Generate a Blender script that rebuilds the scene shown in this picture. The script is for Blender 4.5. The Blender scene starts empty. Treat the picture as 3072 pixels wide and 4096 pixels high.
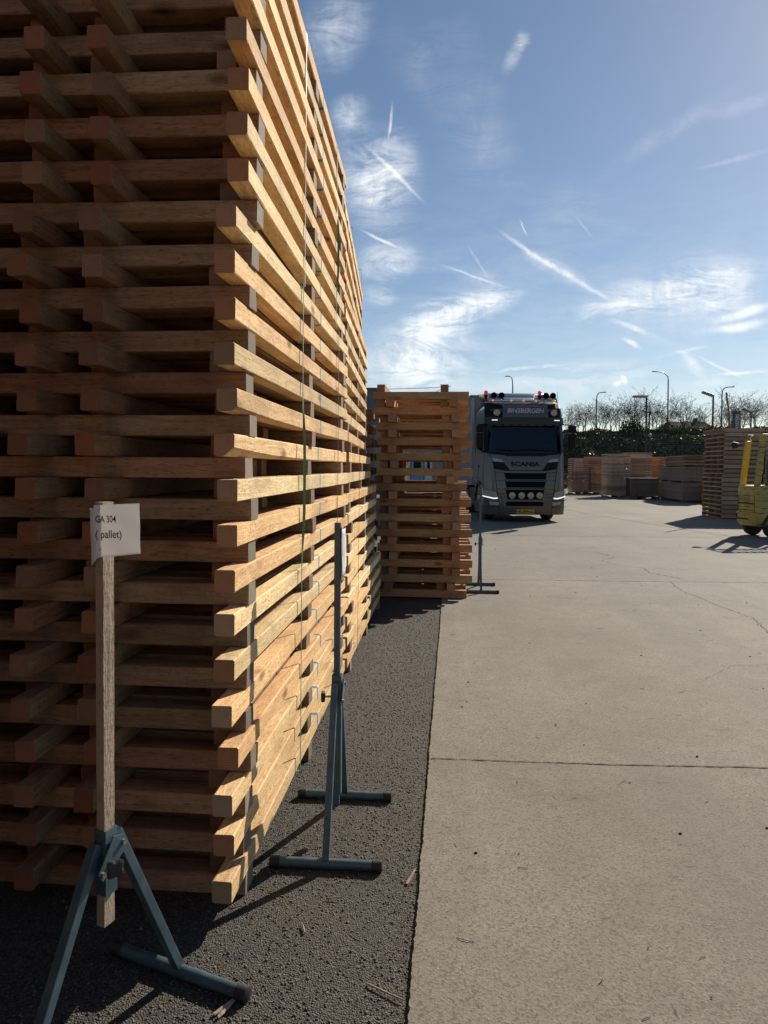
import bpy, bmesh, math, random
import numpy as np
from mathutils import Vector, Matrix, noise as mnoise
R = math.radians
random.seed(7)
S = bpy.context.scene
COL = S.collection

# ------------------------------------------------------------------ camera, sky, sun, exposure
CAM_H = 1.6
yaw, pitch, roll = R(4.71), R(1.5), R(0.4)
fw = Vector((-math.sin(yaw)*math.cos(pitch), math.cos(yaw)*math.cos(pitch), -math.sin(pitch)))
rt = Vector((math.cos(yaw), math.sin(yaw), 0)); up = rt.cross(fw)
rt2 = rt*math.cos(roll)+up*math.sin(roll); up2 = up*math.cos(roll)-rt*math.sin(roll)
cd = bpy.data.cameras.new('camera'); cam = bpy.data.objects.new('camera', cd); COL.objects.link(cam)
cd.sensor_fit = 'VERTICAL'; cd.sensor_height = 36; cd.lens = 2841/4096*36
cd.shift_y = -105.24/4096; cd.clip_start = .05; cd.clip_end = 3000
M = Matrix.Identity(4)
for i in range(3):
    M[i][0], M[i][1], M[i][2] = rt2[i], up2[i], -fw[i]
M[2][3] = CAM_H
cam.matrix_world = M
S.camera = cam

SUN_EL, SUN_AZ = R(30.8), R(32.0)          # azimuth measured from +Y towards +X
W = bpy.data.worlds.new('World'); S.world = W; W.use_nodes = True
wn, wl = W.node_tree.nodes, W.node_tree.links
bg = wn['Background']
sky = wn.new('ShaderNodeTexSky'); sky.sky_type = 'NISHITA'; sky.sun_disc = False
sky.sun_elevation = SUN_EL; sky.sun_rotation = SUN_AZ
sky.air_density = 1.0; sky.dust_density = 0.2; sky.ozone_density = 2.3; sky.altitude = 100
SKY_STRENGTH = 0.062
bg.inputs[1].default_value = SKY_STRENGTH
sd = bpy.data.lights.new('sun', 'SUN'); sun = bpy.data.objects.new('sun', sd); COL.objects.link(sun)
sd.energy = 5.0; sd.angle = R(0.53); sd.color = (1.0, .91, .77)
sdir = Vector((math.sin(SUN_AZ)*math.cos(SUN_EL), math.cos(SUN_AZ)*math.cos(SUN_EL), math.sin(SUN_EL)))
sun.rotation_euler = sdir.to_track_quat('Z', 'Y').to_euler()
sun.location = (30, 50, 60)
vs = S.view_settings; vs.view_transform = 'Standard'; vs.look = 'None'; vs.gamma = 1; vs.exposure = 0.42
vs.use_curve_mapping = False

# clouds: cirrus and contrails as soft streaks on the sky direction (tangent coordinates)
CL = [(0.40, 0.131, .10, .05, .0028, .55), (0.335, 0.147, -.75, .028, .006, .6), (.19, .33, -.95, .02, .0018, .3), (.255, .171, -.5, .02, .004, .5), (.06, .262, -.1, .03, .01, .35), (0.15, 0.278, -0.576, 0.11, 0.0042, 0.62), (0.16, 0.272, -0.57, 0.085, 0.0085, 0.38), (0.298, 0.239, 0.205, 0.158, 0.0219, 1.0), (0.346, 0.239, 0.226, 0.121, 0.0391, 0.55), (0.026, 0.22, 0.291, 0.099, 0.0177, 1.5), (-0.009, 0.199, 0.132, 0.064, 0.0235, 1.1), (-0.031, 0.155, 0.045, 0.10, 0.0391, 1.05), (-0.065, 0.124, -0.003, 0.12, 0.0313, 0.6), (0.119, 0.139, 0.107, 0.061, 0.0031, 0.6), (0.157, 0.127, 0.151, 0.146, 0.013, 0.5), (0.322, 0.159, 0.244, 0.047, 0.0031, 0.5), (0.269, 0.186, -0.404, 0.055, 0.0047, 0.5), (-0.082, 0.398, -0.165, 0.065, 0.0574, 0.5), (-0.11, 0.418, 1.284, 0.08, 0.047, 0.45), (-0.07, 0.409, -0.788, 0.072, 0.0036, 0.42), (-0.09, 0.32, -0.444, 0.036, 0.0026, 0.5), (-0.08, 0.289, 0.102, 0.058, 0.0235, 0.6), (-0.076, 0.484, 1.485, 0.032, 0.0026, 0.7), (0.092, 0.567, 1.245, 0.040, 0.0078, 0.34), (0.100, 0.585, 1.245, 0.018, 0.0078, 0.3), (0.108, 0.333, -1.085, 0.016, 0.0016, 0.6), (0.038, 0.268, -0.352, 0.058, 0.0021, 0.4), (0.298, 0.454, 0.55, 0.13, 0.0115, 0.14), (0.388, 0.418, 0.234, 0.065, 0.0042, 0.14), (0.400, 0.488, 0.268, 0.065, 0.0095, 0.16), (0.401, 0.212, 0.262, 0.057, 0.0073, 0.6), (0.392, 0.194, 0.173, 0.067, 0.0073, 0.6), (0.339, 0.135, -0.767, 0.03, 0.0073, 0.45), (0.371, 0.14, -0.452, 0.041, 0.0031, 0.6), (0.358, 0.117, 0.107, 0.03, 0.0073, 0.5), (0.245, 0.121, -1.095, 0.011, 0.0037, 0.7), (0.237, 0.116, 0.57, 0.008, 0.0042, 0.7), (-0.156, 0.609, -0.421, 0.061, 0.047, 0.4), (-0.135, 0.494, 0.182, 0.042, 0.0209, 0.5), (0.045, 0.287, -0.97, 0.03, 0.0021, 0.25), (-0.089, 0.241, 0.058, 0.032, 0.0115, 0.5), (0.225, 0.12, 0.235, 0.09, 0.0104, 0.35)]
def N(nt, t, **k):
    n = nt.nodes.new(t)
    for a, b in k.items(): setattr(n, a, b)
    return n
def mth(nt, op, a, b=None, c=None, clamp=False):
    n = nt.nodes.new('ShaderNodeMath'); n.operation = op; n.use_clamp = clamp
    for i, x in enumerate((a, b, c)):
        if x is None: continue
        if isinstance(x, (int, float)): n.inputs[i].default_value = x
        else: nt.links.new(x, n.inputs[i])
    return n.outputs[0]
nt = W.node_tree
tc = N(nt, 'ShaderNodeTexCoord'); sp = N(nt, 'ShaderNodeSeparateXYZ'); wl.new(tc.outputs['Generated'], sp.inputs[0])
yy = mth(nt, 'MAXIMUM', sp.outputs[1], .05)
ax_, bz_ = mth(nt, 'DIVIDE', sp.outputs[0], yy), mth(nt, 'DIVIDE', sp.outputs[2], yy)
cb = N(nt, 'ShaderNodeCombineXYZ'); wl.new(ax_, cb.inputs[0]); wl.new(bz_, cb.inputs[1])
def noise_tex(nt, vec, scale, detail=4, rough=.55, dist=0):
    n = N(nt, 'ShaderNodeTexNoise'); n.inputs['Scale'].default_value = scale
    n.inputs['Detail'].default_value = detail; n.inputs['Roughness'].default_value = rough
    n.inputs['Distortion'].default_value = dist
    nt.links.new(vec, n.inputs['Vector']); return n
nz = noise_tex(nt, cb.outputs[0], 11, 9, .62)
vsub = N(nt, 'ShaderNodeVectorMath', operation='SUBTRACT'); wl.new(nz.outputs['Color'], vsub.inputs[0]); vsub.inputs[1].default_value = (.5, .5, .5)
vsc = N(nt, 'ShaderNodeVectorMath', operation='SCALE'); wl.new(vsub.outputs[0], vsc.inputs[0]); vsc.inputs['Scale'].default_value = .03
vad = N(nt, 'ShaderNodeVectorMath', operation='ADD'); wl.new(cb.outputs[0], vad.inputs[0]); wl.new(vsc.outputs[0], vad.inputs[1])
acc = None; thin = None
vsc2 = N(nt, 'ShaderNodeVectorMath', operation='SCALE'); wl.new(vsub.outputs[0], vsc2.inputs[0]); vsc2.inputs['Scale'].default_value = .017
vad2 = N(nt, 'ShaderNodeVectorMath', operation='ADD'); wl.new(cb.outputs[0], vad2.inputs[0]); wl.new(vsc2.outputs[0], vad2.inputs[1])
for (cx, cy, an, L, w, s) in CL:
    mp = N(nt, 'ShaderNodeMapping', vector_type='TEXTURE')
    mp.inputs['Location'].default_value = (cx, cy, 0); mp.inputs['Rotation'].default_value = (0, 0, an)
    mp.inputs['Scale'].default_value = (L*1.12, w*(1.8 if w > .0075 else 1.35), 1)
    wl.new((vad if w > .0075 else vad2).outputs[0], mp.inputs[0])
    ln = N(nt, 'ShaderNodeVectorMath', operation='LENGTH'); wl.new(mp.outputs[0], ln.inputs[0])
    mr = N(nt, 'ShaderNodeMapRange', interpolation_type='SMOOTHERSTEP'); wl.new(ln.outputs['Value'], mr.inputs[0])
    mr.inputs[1].default_value = 0.0; mr.inputs[2].default_value = 1.0
    mr.inputs[3].default_value = s*1.55; mr.inputs[4].default_value = 0
    if w > .0075: acc = mr.outputs[0] if acc is None else mth(nt, 'ADD', acc, mr.outputs[0])
    else: thin = mr.outputs[0] if thin is None else mth(nt, 'ADD', thin, mr.outputs[0])
# wispy breakup: stretched noise
mpw = N(nt, 'ShaderNodeMapping', vector_type='POINT'); wl.new(vad.outputs[0], mpw.inputs[0])
mpw.inputs['Rotation'].default_value = (0, 0, -.25); mpw.inputs['Scale'].default_value = (8, 30, 1)
wz = noise_tex(nt, mpw.outputs[0], 1.0, 12, .72, .9)
wr = N(nt, 'ShaderNodeMapRange'); wl.new(wz.outputs[0], wr.inputs[0]); wr.inputs[1].default_value = .38; wr.inputs[2].default_value = .70
wr.inputs[3].default_value = .12; wr.inputs[4].default_value = 1.25
mpx = N(nt, 'ShaderNodeMapping', vector_type='POINT'); wl.new(vad.outputs[0], mpx.inputs[0])
mpx.inputs['Rotation'].default_value = (0, 0, .75); mpx.inputs['Scale'].default_value = (14, 5, 1)
wx = noise_tex(nt, mpx.outputs[0], 1.0, 10, .7, .5)
wr2 = N(nt, 'ShaderNodeMapRange'); wl.new(wx.outputs[0], wr2.inputs[0]); wr2.inputs[1].default_value = .34; wr2.inputs[2].default_value = .60
wr2.inputs[3].default_value = .35; wr2.inputs[4].default_value = 1.1
cl = mth(nt, 'MULTIPLY', mth(nt, 'MULTIPLY', acc, wr.outputs[0]), wr2.outputs[0])
tw = N(nt, 'ShaderNodeMapRange'); wl.new(wx.outputs[0], tw.inputs[0]); tw.inputs[1].default_value = .35; tw.inputs[2].default_value = .6; tw.inputs[3].default_value = .1; tw.inputs[4].default_value = 1.25
cl = mth(nt, 'ADD', cl, mth(nt, 'MULTIPLY', thin, tw.outputs[0]))
# broad cirrus sheet: only where the large-scale noise rises
big = noise_tex(nt, cb.outputs[0], 3.2, 3, .5)
bgm = N(nt, 'ShaderNodeMapRange', interpolation_type='SMOOTHSTEP'); wl.new(big.outputs[0], bgm.inputs[0]); bgm.inputs[1].default_value = .48; bgm.inputs[2].default_value = .72; bgm.inputs[3].default_value = 0; bgm.inputs[4].default_value = .38
cl = mth(nt, 'ADD', cl, mth(nt, 'MULTIPLY', mth(nt, 'MULTIPLY', bgm.outputs[0], wr.outputs[0]), wr2.outputs[0]))
# very faint veil everywhere low in the sky
veil = N(nt, 'ShaderNodeMapRange'); wl.new(bz_, veil.inputs[0]); veil.inputs[1].default_value = .02; veil.inputs[2].default_value = .42; veil.inputs[3].default_value = .30; veil.inputs[4].default_value = 0
vw = mth(nt, 'MULTIPLY', veil.outputs[0], wr.outputs[0])
cl = mth(nt, 'MULTIPLY', mth(nt, 'ADD', cl, vw), .85, clamp=True)
front = mth(nt, 'GREATER_THAN', sp.outputs[1], .05)
cl = mth(nt, 'MULTIPLY', cl, front)
mx = N(nt, 'ShaderNodeMix', data_type='RGBA'); wl.new(cl, mx.inputs[0]); wl.new(sky.outputs[0], mx.inputs[6])
mx.inputs[7].default_value = (11.5, 12.0, 12.4, 1)
wl.new(mx.outputs[2], bg.inputs[0])

# ------------------------------------------------------------------ helpers
class MB:
    def __init__(s): s.v, s.f, s.m = [], [], []
    def add(s, vs_, fs, mi=0):
        o = len(s.v); s.v += [tuple(p) for p in vs_]
        for f in fs: s.f.append(tuple(i+o for i in f)); s.m.append(mi)
        return s
    def box(s, x0, y0, z0, x1, y1, z1, mi=0, mat=None):
        p = [(x0,y0,z0),(x1,y0,z0),(x1,y1,z0),(x0,y1,z0),(x0,y0,z1),(x1,y0,z1),(x1,y1,z1),(x0,y1,z1)]
        if mat is not None: p = [mat @ Vector(q) for q in p]
        return s.add(p, [(0,3,2,1),(4,5,6,7),(0,1,5,4),(1,2,6,5),(2,3,7,6),(3,0,4,7)], mi)
    def ring_loft(s, rings, mi=0, caps=True):
        n = len(rings[0]); o = []
        vs_ = [p for r in rings for p in r]; fs = []
        for k in range(len(rings)-1):
            for i in range(n):
                j = (i+1) % n
                fs.append((k*n+i, k*n+j, (k+1)*n+j, (k+1)*n+i))
        if caps: fs += [tuple(reversed(range(n))), tuple((len(rings)-1)*n+i for i in range(n))]
        return s.add(vs_, fs, mi)
    def tube(s, pts, r, n=8, mi=0, caps=True, ang=0):
        pts = [Vector(p) for p in pts]
        if isinstance(r, (int, float)): r = [r]*len(pts)
        rings = []
        ref = None
        for i, p in enumerate(pts):
            d = (pts[min(i+1, len(pts)-1)] - pts[max(i-1, 0)]).normalized()
            if ref is None: ref = Vector((0, 0, 1)) if abs(d.z) < .9 else Vector((0, 1, 0))
            a = d.cross(ref).normalized(); b = a.cross(d).normalized(); ref = b
            rings.append([p + (a*math.cos(t)+b*math.sin(t))*r[i] for t in [ang+2*math.pi*k/n for k in range(n)]])
        return s.ring_loft(rings, mi, caps)
    def bar(s, p0, p1, w, h, mi=0, refv=(0,0,1)):      # rectangular bar
        p0, p1 = Vector(p0), Vector(p1); d = (p1-p0).normalized()
        a = d.cross(Vector(refv)).normalized(); b = a.cross(d).normalized()
        c = [(-1,-1),(1,-1),(1,1),(-1,1)]
        return s.ring_loft([[p+a*(x*w/2)+b*(y*h/2) for x, y in c] for p in (p0, p1)], mi)
    def build(s, name, mats, parent=None, smooth=False, bevel=0, loc=None, rot=None):
        me = bpy.data.meshes.new(name); me.from_pydata(s.v, [], s.f)
        if not isinstance(mats, (list, tuple)): mats = [mats]
        for m in mats: me.materials.append(m)
        me.polygons.foreach_set('material_index', s.m)
        bm = bmesh.new(); bm.from_mesh(me); bmesh.ops.recalc_face_normals(bm, faces=bm.faces); bm.to_mesh(me); bm.free()
        if smooth:
            me.polygons.foreach_set('use_smooth', [True]*len(me.polygons))
            try: me.set_sharp_from_angle(angle=R(38))
            except Exception: pass
        o = put(name, me, parent)
        if bevel:
            md = o.modifiers.new('bevel', 'BEVEL'); md.width = bevel; md.segments = 2; md.limit_method = 'ANGLE'; md.angle_limit = R(40)
        if loc: o.location = loc
        if rot: o.rotation_euler = rot
        return o
def put(name, data, parent=None, loc=None, rot=None):
    o = bpy.data.objects.new(name, data); COL.objects.link(o)
    if parent is not None: o.parent = parent
    if loc is not None: o.location = loc
    if rot is not None: o.rotation_euler = rot
    return o
def tag(o, label=None, cat=None, group=None, kind=None):
    if label: o['label'] = label
    if cat: o['category'] = cat
    if group: o['group'] = group
    if kind: o['kind'] = kind
    return o
def thing(name, label, cat, loc=(0,0,0), rz=0, group=None):
    o = put(name, None, None, loc, (0, 0, rz)); o.empty_display_size = .1
    return tag(o, label, cat, group)
def copy_tree(o, parent=None):
    c = o.copy(); COL.objects.link(c)
    if parent is not None: c.parent = parent
    for ch in list(o.children): copy_tree(ch, c)
    return c
ORD = ['', 'first', 'second', 'third', 'fourth', 'fifth', 'sixth', 'seventh', 'eighth', 'ninth', 'tenth', 'eleventh', 'twelfth', 'thirteenth', 'fourteenth', 'fifteenth', 'sixteenth', 'seventeenth', 'eighteenth', 'nineteenth', 'twentieth', 'twenty-first', 'twenty-second', 'twenty-third', 'twenty-fourth', 'twenty-fifth', 'twenty-sixth']

# ------------------------------------------------------------------ materials
def newmat(name):
    m = bpy.data.materials.new(name); m.use_nodes = True
    return m, m.node_tree, m.node_tree.nodes['Principled BSDF']
def setin(b, **k):
    for a, v in k.items():
        a = a.replace('_', ' ')
        b.inputs[a].default_value = (v[0], v[1], v[2], 1) if isinstance(v, tuple) and len(v) == 3 else v
def ramp(nt, fac, stops):
    r = N(nt, 'ShaderNodeValToRGB'); nt.links.new(fac, r.inputs[0])
    while len(r.color_ramp.elements) < len(stops): r.color_ramp.elements.new(.5)
    for e, (p, c) in zip(r.color_ramp.elements, stops):
        e.position = p; e.color = (c[0], c[1], c[2], 1) if isinstance(c, tuple) else (c, c, c, 1)
    return r
def bump(nt, b, h, strength=.3, dist=.002):
    n = N(nt, 'ShaderNodeBump'); n.inputs['Strength'].default_value = strength; n.inputs['Distance'].default_value = dist
    nt.links.new(h, n.inputs['Height']); nt.links.new(n.outputs[0], b.inputs['Normal'])
def mixc(nt, fac, a, b, blend='MIX'):
    n = N(nt, 'ShaderNodeMix', data_type='RGBA', blend_type=blend)
    for i, x in ((0, fac), (6, a), (7, b)):
        if isinstance(x, (int, float)): n.inputs[i].default_value = x
        elif isinstance(x, tuple): n.inputs[i].default_value = (*x, 1)
        else: nt.links.new(x, n.inputs[i])
    return n.outputs[2]
def simple(name, col, rough=.6, metal=0, nsc=8, amt=.25, bsc=0, bst=.2, bd=.002, coat=0, spec=.5, dirt=None, objrand=0):
    m, nt, b = newmat(name)
    tc = N(nt, 'ShaderNodeTexCoord')
    n1 = noise_tex(nt, tc.outputs['Object'], nsc, 6, .6)
    lo = tuple(c*(1-amt) for c in col); hi = tuple(min(1, c*(1+amt)) for c in col)
    c = ramp(nt, n1.outputs[0], [(.3, lo), (.7, hi)]).outputs[0]
    if dirt:
        n2 = noise_tex(nt, tc.outputs['Object'], dirt[1], 8, .7)
        f = ramp(nt, n2.outputs[0], [(dirt[2], 0.0), (dirt[2]+.08, 1.0)]).outputs[0]
        c = mixc(nt, f, c, dirt[0])
    if objrand:
        oi = N(nt, 'ShaderNodeObjectInfo'); hs = N(nt, 'ShaderNodeHueSaturation')
        v = mth(nt, 'MULTIPLY_ADD', oi.outputs['Random'], objrand*2, 1-objrand); nt.links.new(v, hs.inputs['Value'])
        nt.links.new(c, hs.inputs['Color']); c = hs.outputs[0]
    nt.links.new(c, b.inputs['Base Color'])
    rr = mth(nt, 'MULTIPLY_ADD', n1.outputs[0], .3, rough-.15, clamp=True); nt.links.new(rr, b.inputs['Roughness'])
    setin(b, Metallic=metal); b.inputs['Coat Weight'].default_value = coat; b.inputs['Specular IOR Level'].default_value = spec
    b.inputs['Coat Roughness'].default_value = .08
    if bsc:
        n3 = noise_tex(nt, tc.outputs['Object'], bsc, 5, .6); bump(nt, b, n3.outputs[0], bst, bd)
    return m
def emis(name, col, st):
    m, nt, b = newmat(name); setin(b, Base_Color=col, Roughness=.3); b.inputs['Emission Color'].default_value = (*col, 1); b.inputs['Emission Strength'].default_value = st
    return m

def wood(name, c0, c1, knot=(.16, .07, .03), varv=.16, band=None, weather=0, red=0.0, stain=.5, ek=(.56, .42, .30)):
    m, nt, b = newmat(name)
    tc = N(nt, 'ShaderNodeTexCoord'); oi = N(nt, 'ShaderNodeObjectInfo')
    off = N(nt, 'ShaderNodeVectorMath', operation='SCALE'); off.inputs[0].default_value = (3.7, 9.1, 5.3); nt.links.new(mth(nt, 'MULTIPLY', oi.outputs['Random'], 20), off.inputs['Scale'])
    ad = N(nt, 'ShaderNodeVectorMath', operation='ADD'); nt.links.new(tc.outputs['Object'], ad.inputs[0]); nt.links.new(off.outputs[0], ad.inputs[1])
    def mapped(sx, sy, sz):
        mp = N(nt, 'ShaderNodeMapping'); mp.inputs['Scale'].default_value = (sx, sy, sz); nt.links.new(ad.outputs[0], mp.inputs[0]); return mp.outputs[0]
    warp = noise_tex(nt, mapped(5, 1.2, 5), 1, 3, .5)
    gv = N(nt, 'ShaderNodeVectorMath', operation='ADD'); nt.links.new(mapped(60, 1.6, 60), gv.inputs[0])
    ws = N(nt, 'ShaderNodeVectorMath', operation='SCALE'); nt.links.new(warp.outputs['Color'], ws.inputs[0]); ws.inputs['Scale'].default_value = 7
    nt.links.new(ws.outputs[0], gv.inputs[1])
    g = noise_tex(nt, gv.outputs[0], 1.0, 5, .65)
    c = ramp(nt, g.outputs[0], [(.3, c0), (.68, c1)]).outputs[0]
    # saw fuzz: short dark dashes
    fz = noise_tex(nt, mapped(150, 30, 150), 1.0, 3, .6)
    ff = ramp(nt, fz.outputs[0], [(.54, 0.0), (.68, .7)]).outputs[0]
    c = mixc(nt, ff, c, tuple(x*.5 for x in c0))
    # saw marks across the grain
    sm = noise_tex(nt, mapped(6, 60, 25), 1.0, 3, .6)
    c = mixc(nt, ramp(nt, sm.outputs[0], [(.35, .0), (.75, .22)]).outputs[0], c, tuple(x*.66 for x in c0))
    # knots
    vo = N(nt, 'ShaderNodeTexVoronoi'); nt.links.new(mapped(5.5, 2.3, 5.5), vo.inputs['Vector']); vo.inputs['Scale'].default_value = 1
    kf = ramp(nt, vo.outputs['Distance'], [(.035, .95), (.10, .55), (.17, 0.0)]).outputs[0]
    c = mixc(nt, kf, c, knot)
    # stains
    st = noise_tex(nt, mapped(3, 1.5, 3), 1.3, 5, .65)
    c = mixc(nt, mth(nt, 'MULTIPLY', ramp(nt, st.outputs[0], [(.5, 0.0), (.72, 1.0)]).outputs[0], stain), c, tuple(x*.55+.01 for x in c0))
    if weather:
        w2 = noise_tex(nt, mapped(30, 1.0, 30), 1.0, 6, .7)
        c = mixc(nt, ramp(nt, w2.outputs[0], [(.3, weather), (.7, weather*.4)]).outputs[0], c, (.16, .14, .12))
    if band:
        sep = N(nt, 'ShaderNodeSeparateXYZ'); nt.links.new(tc.outputs['Object'], sep.inputs[0])
        wob = noise_tex(nt, tc.outputs['Object'], 90, 2); 
        yv = mth(nt, 'ADD', sep.outputs[1], mth(nt, 'MULTIPLY_ADD', wob.outputs[0], .012, -.006))
        yv = mth(nt, 'ADD', yv, mth(nt, 'MULTIPLY', oi.outputs['Random'], .04))
        f = mth(nt, 'LESS_THAN', mth(nt, 'ABSOLUTE', mth(nt, 'SUBTRACT', yv, band)), .017)
        # only on the outer face and the first centimetres of the top
        gx = mth(nt, 'GREATER_THAN', sep.outputs[0], -.042)
        f = mth(nt, 'MULTIPLY', mth(nt, 'MULTIPLY', f, gx), .95)
        c = mixc(nt, f, c, (.03, .20, .36))
    hs = N(nt, 'ShaderNodeHueSaturation')
    r1 = oi.outputs['Random']
    v = mth(nt, 'MULTIPLY_ADD', r1, varv*2, 1-varv); nt.links.new(v, hs.inputs['Value'])
    r2 = mth(nt, 'FRACT', mth(nt, 'MULTIPLY', r1, 37.3)); nt.links.new(mth(nt, 'MULTIPLY_ADD', r2, -.024, .503), hs.inputs['Hue'])
    nt.links.new(mth(nt, 'MULTIPLY_ADD', r2, .2, .92), hs.inputs['Saturation'])
    nt.links.new(c, hs.inputs['Color']); nt.links.new(hs.outputs[0], b.inputs['Base Color'])
    setin(b, Roughness=.82); b.inputs['Specular IOR Level'].default_value = .25
    h = mth(nt, 'ADD', mth(nt, 'MULTIPLY', fz.outputs[0], -.8), mth(nt, 'ADD', g.outputs[0], sm.outputs[0]))
    bump(nt, b, h, .9, .003)
    # end grain
    e, et, eb = newmat(name+' end grain')
    tc = N(et, 'ShaderNodeTexCoord'); oi = N(et, 'ShaderNodeObjectInfo'); sep = N(et, 'ShaderNodeSeparateXYZ'); et.links.new(tc.outputs['Object'], sep.inputs[0])
    ra = oi.outputs['Random']; rb = mth(et, 'FRACT', mth(et, 'MULTIPLY', ra, 17.7))
    dx = mth(et, 'ADD', sep.outputs[0], mth(et, 'MULTIPLY_ADD', ra, .08, -.004))
    dz = mth(et, 'SUBTRACT', sep.outputs[2], mth(et, 'MULTIPLY_ADD', rb, .11, -.02))
    rr = mth(et, 'SQRT', mth(et, 'ADD', mth(et, 'MULTIPLY', dx, dx), mth(et, 'MULTIPLY', dz, dz)))
    nn = noise_tex(et, tc.outputs['Object'], 22, 3)
    ph = mth(et, 'MULTIPLY_ADD', rr, 1050, mth(et, 'MULTIPLY', nn.outputs[0], 7))
    sn = mth(et, 'MULTIPLY_ADD', mth(et, 'SINE', ph), .5, .5)
    e1 = (c1[0]*ek[0], c1[1]*ek[1], c1[2]*ek[2]); e0 = (e1[0]*.64, e1[1]*.60, e1[2]*.52)
    ce = ramp(et, sn, [(.1, e1), (.95, e0)]).outputs[0]
    n4 = noise_tex(et, tc.outputs['Object'], 9, 5, .7)
    ce = mixc(et, ramp(et, n4.outputs[0], [(.45, 0.0), (.75, .55)]).outputs[0], ce, tuple(x*.5 for x in e0))
    hs = N(et, 'ShaderNodeHueSaturation'); et.links.new(mth(et, 'MULTIPLY_ADD', rb, -.03, .502), hs.inputs['Hue']); et.links.new(mth(et, 'MULTIPLY_ADD', ra, .5, .75), hs.inputs['Value'])
    et.links.new(mth(et, 'MULTIPLY_ADD', rb, .25, .72), hs.inputs['Saturation'])
    et.links.new(ce, hs.inputs['Color']); et.links.new(hs.outputs[0], eb.inputs['Base Color'])
    setin(eb, Roughness=.85); eb.inputs['Specular IOR Level'].default_value = .2
    bump(et, eb, mth(et, 'ADD', sn, n4.outputs[0]), .4, .001)
    return m, e

W_RUN_SHADE = wood('inner pine', (.22, .135, .068), (.36, .235, .125), ek=(.88, .68, .50), band=None, red=-.1)  # pine darkened to imitate shade inside the stacks; outer runners stay bright
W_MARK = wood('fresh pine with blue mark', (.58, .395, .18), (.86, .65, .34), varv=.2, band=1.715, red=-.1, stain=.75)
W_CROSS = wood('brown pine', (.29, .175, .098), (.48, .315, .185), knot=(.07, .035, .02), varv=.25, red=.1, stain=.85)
W_CROSS = (W_CROSS[0], wood('weathered pine', (.22, .17, .12), (.33, .28, .21), weather=.7, ek=(.8, .78, .76))[1])
W_P = wood('tan pine', (.34, .205, .10), (.53, .345, .18), varv=.2, ek=(.8, .68, .6))
W_R = wood('used board', (.34, .24, .15), (.52, .39, .26), varv=.22, weather=.35)
W_BACK = wood('brown board', (.38, .28, .19), (.58, .45, .32), varv=.36)
W_GREY = wood('grey board', (.16, .13, .10), (.27, .22, .17), varv=.2, weather=.4)
W_POST = wood('grey post wood', (.34, .26, .18), (.50, .40, .29), varv=.05, weather=.4)

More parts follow.
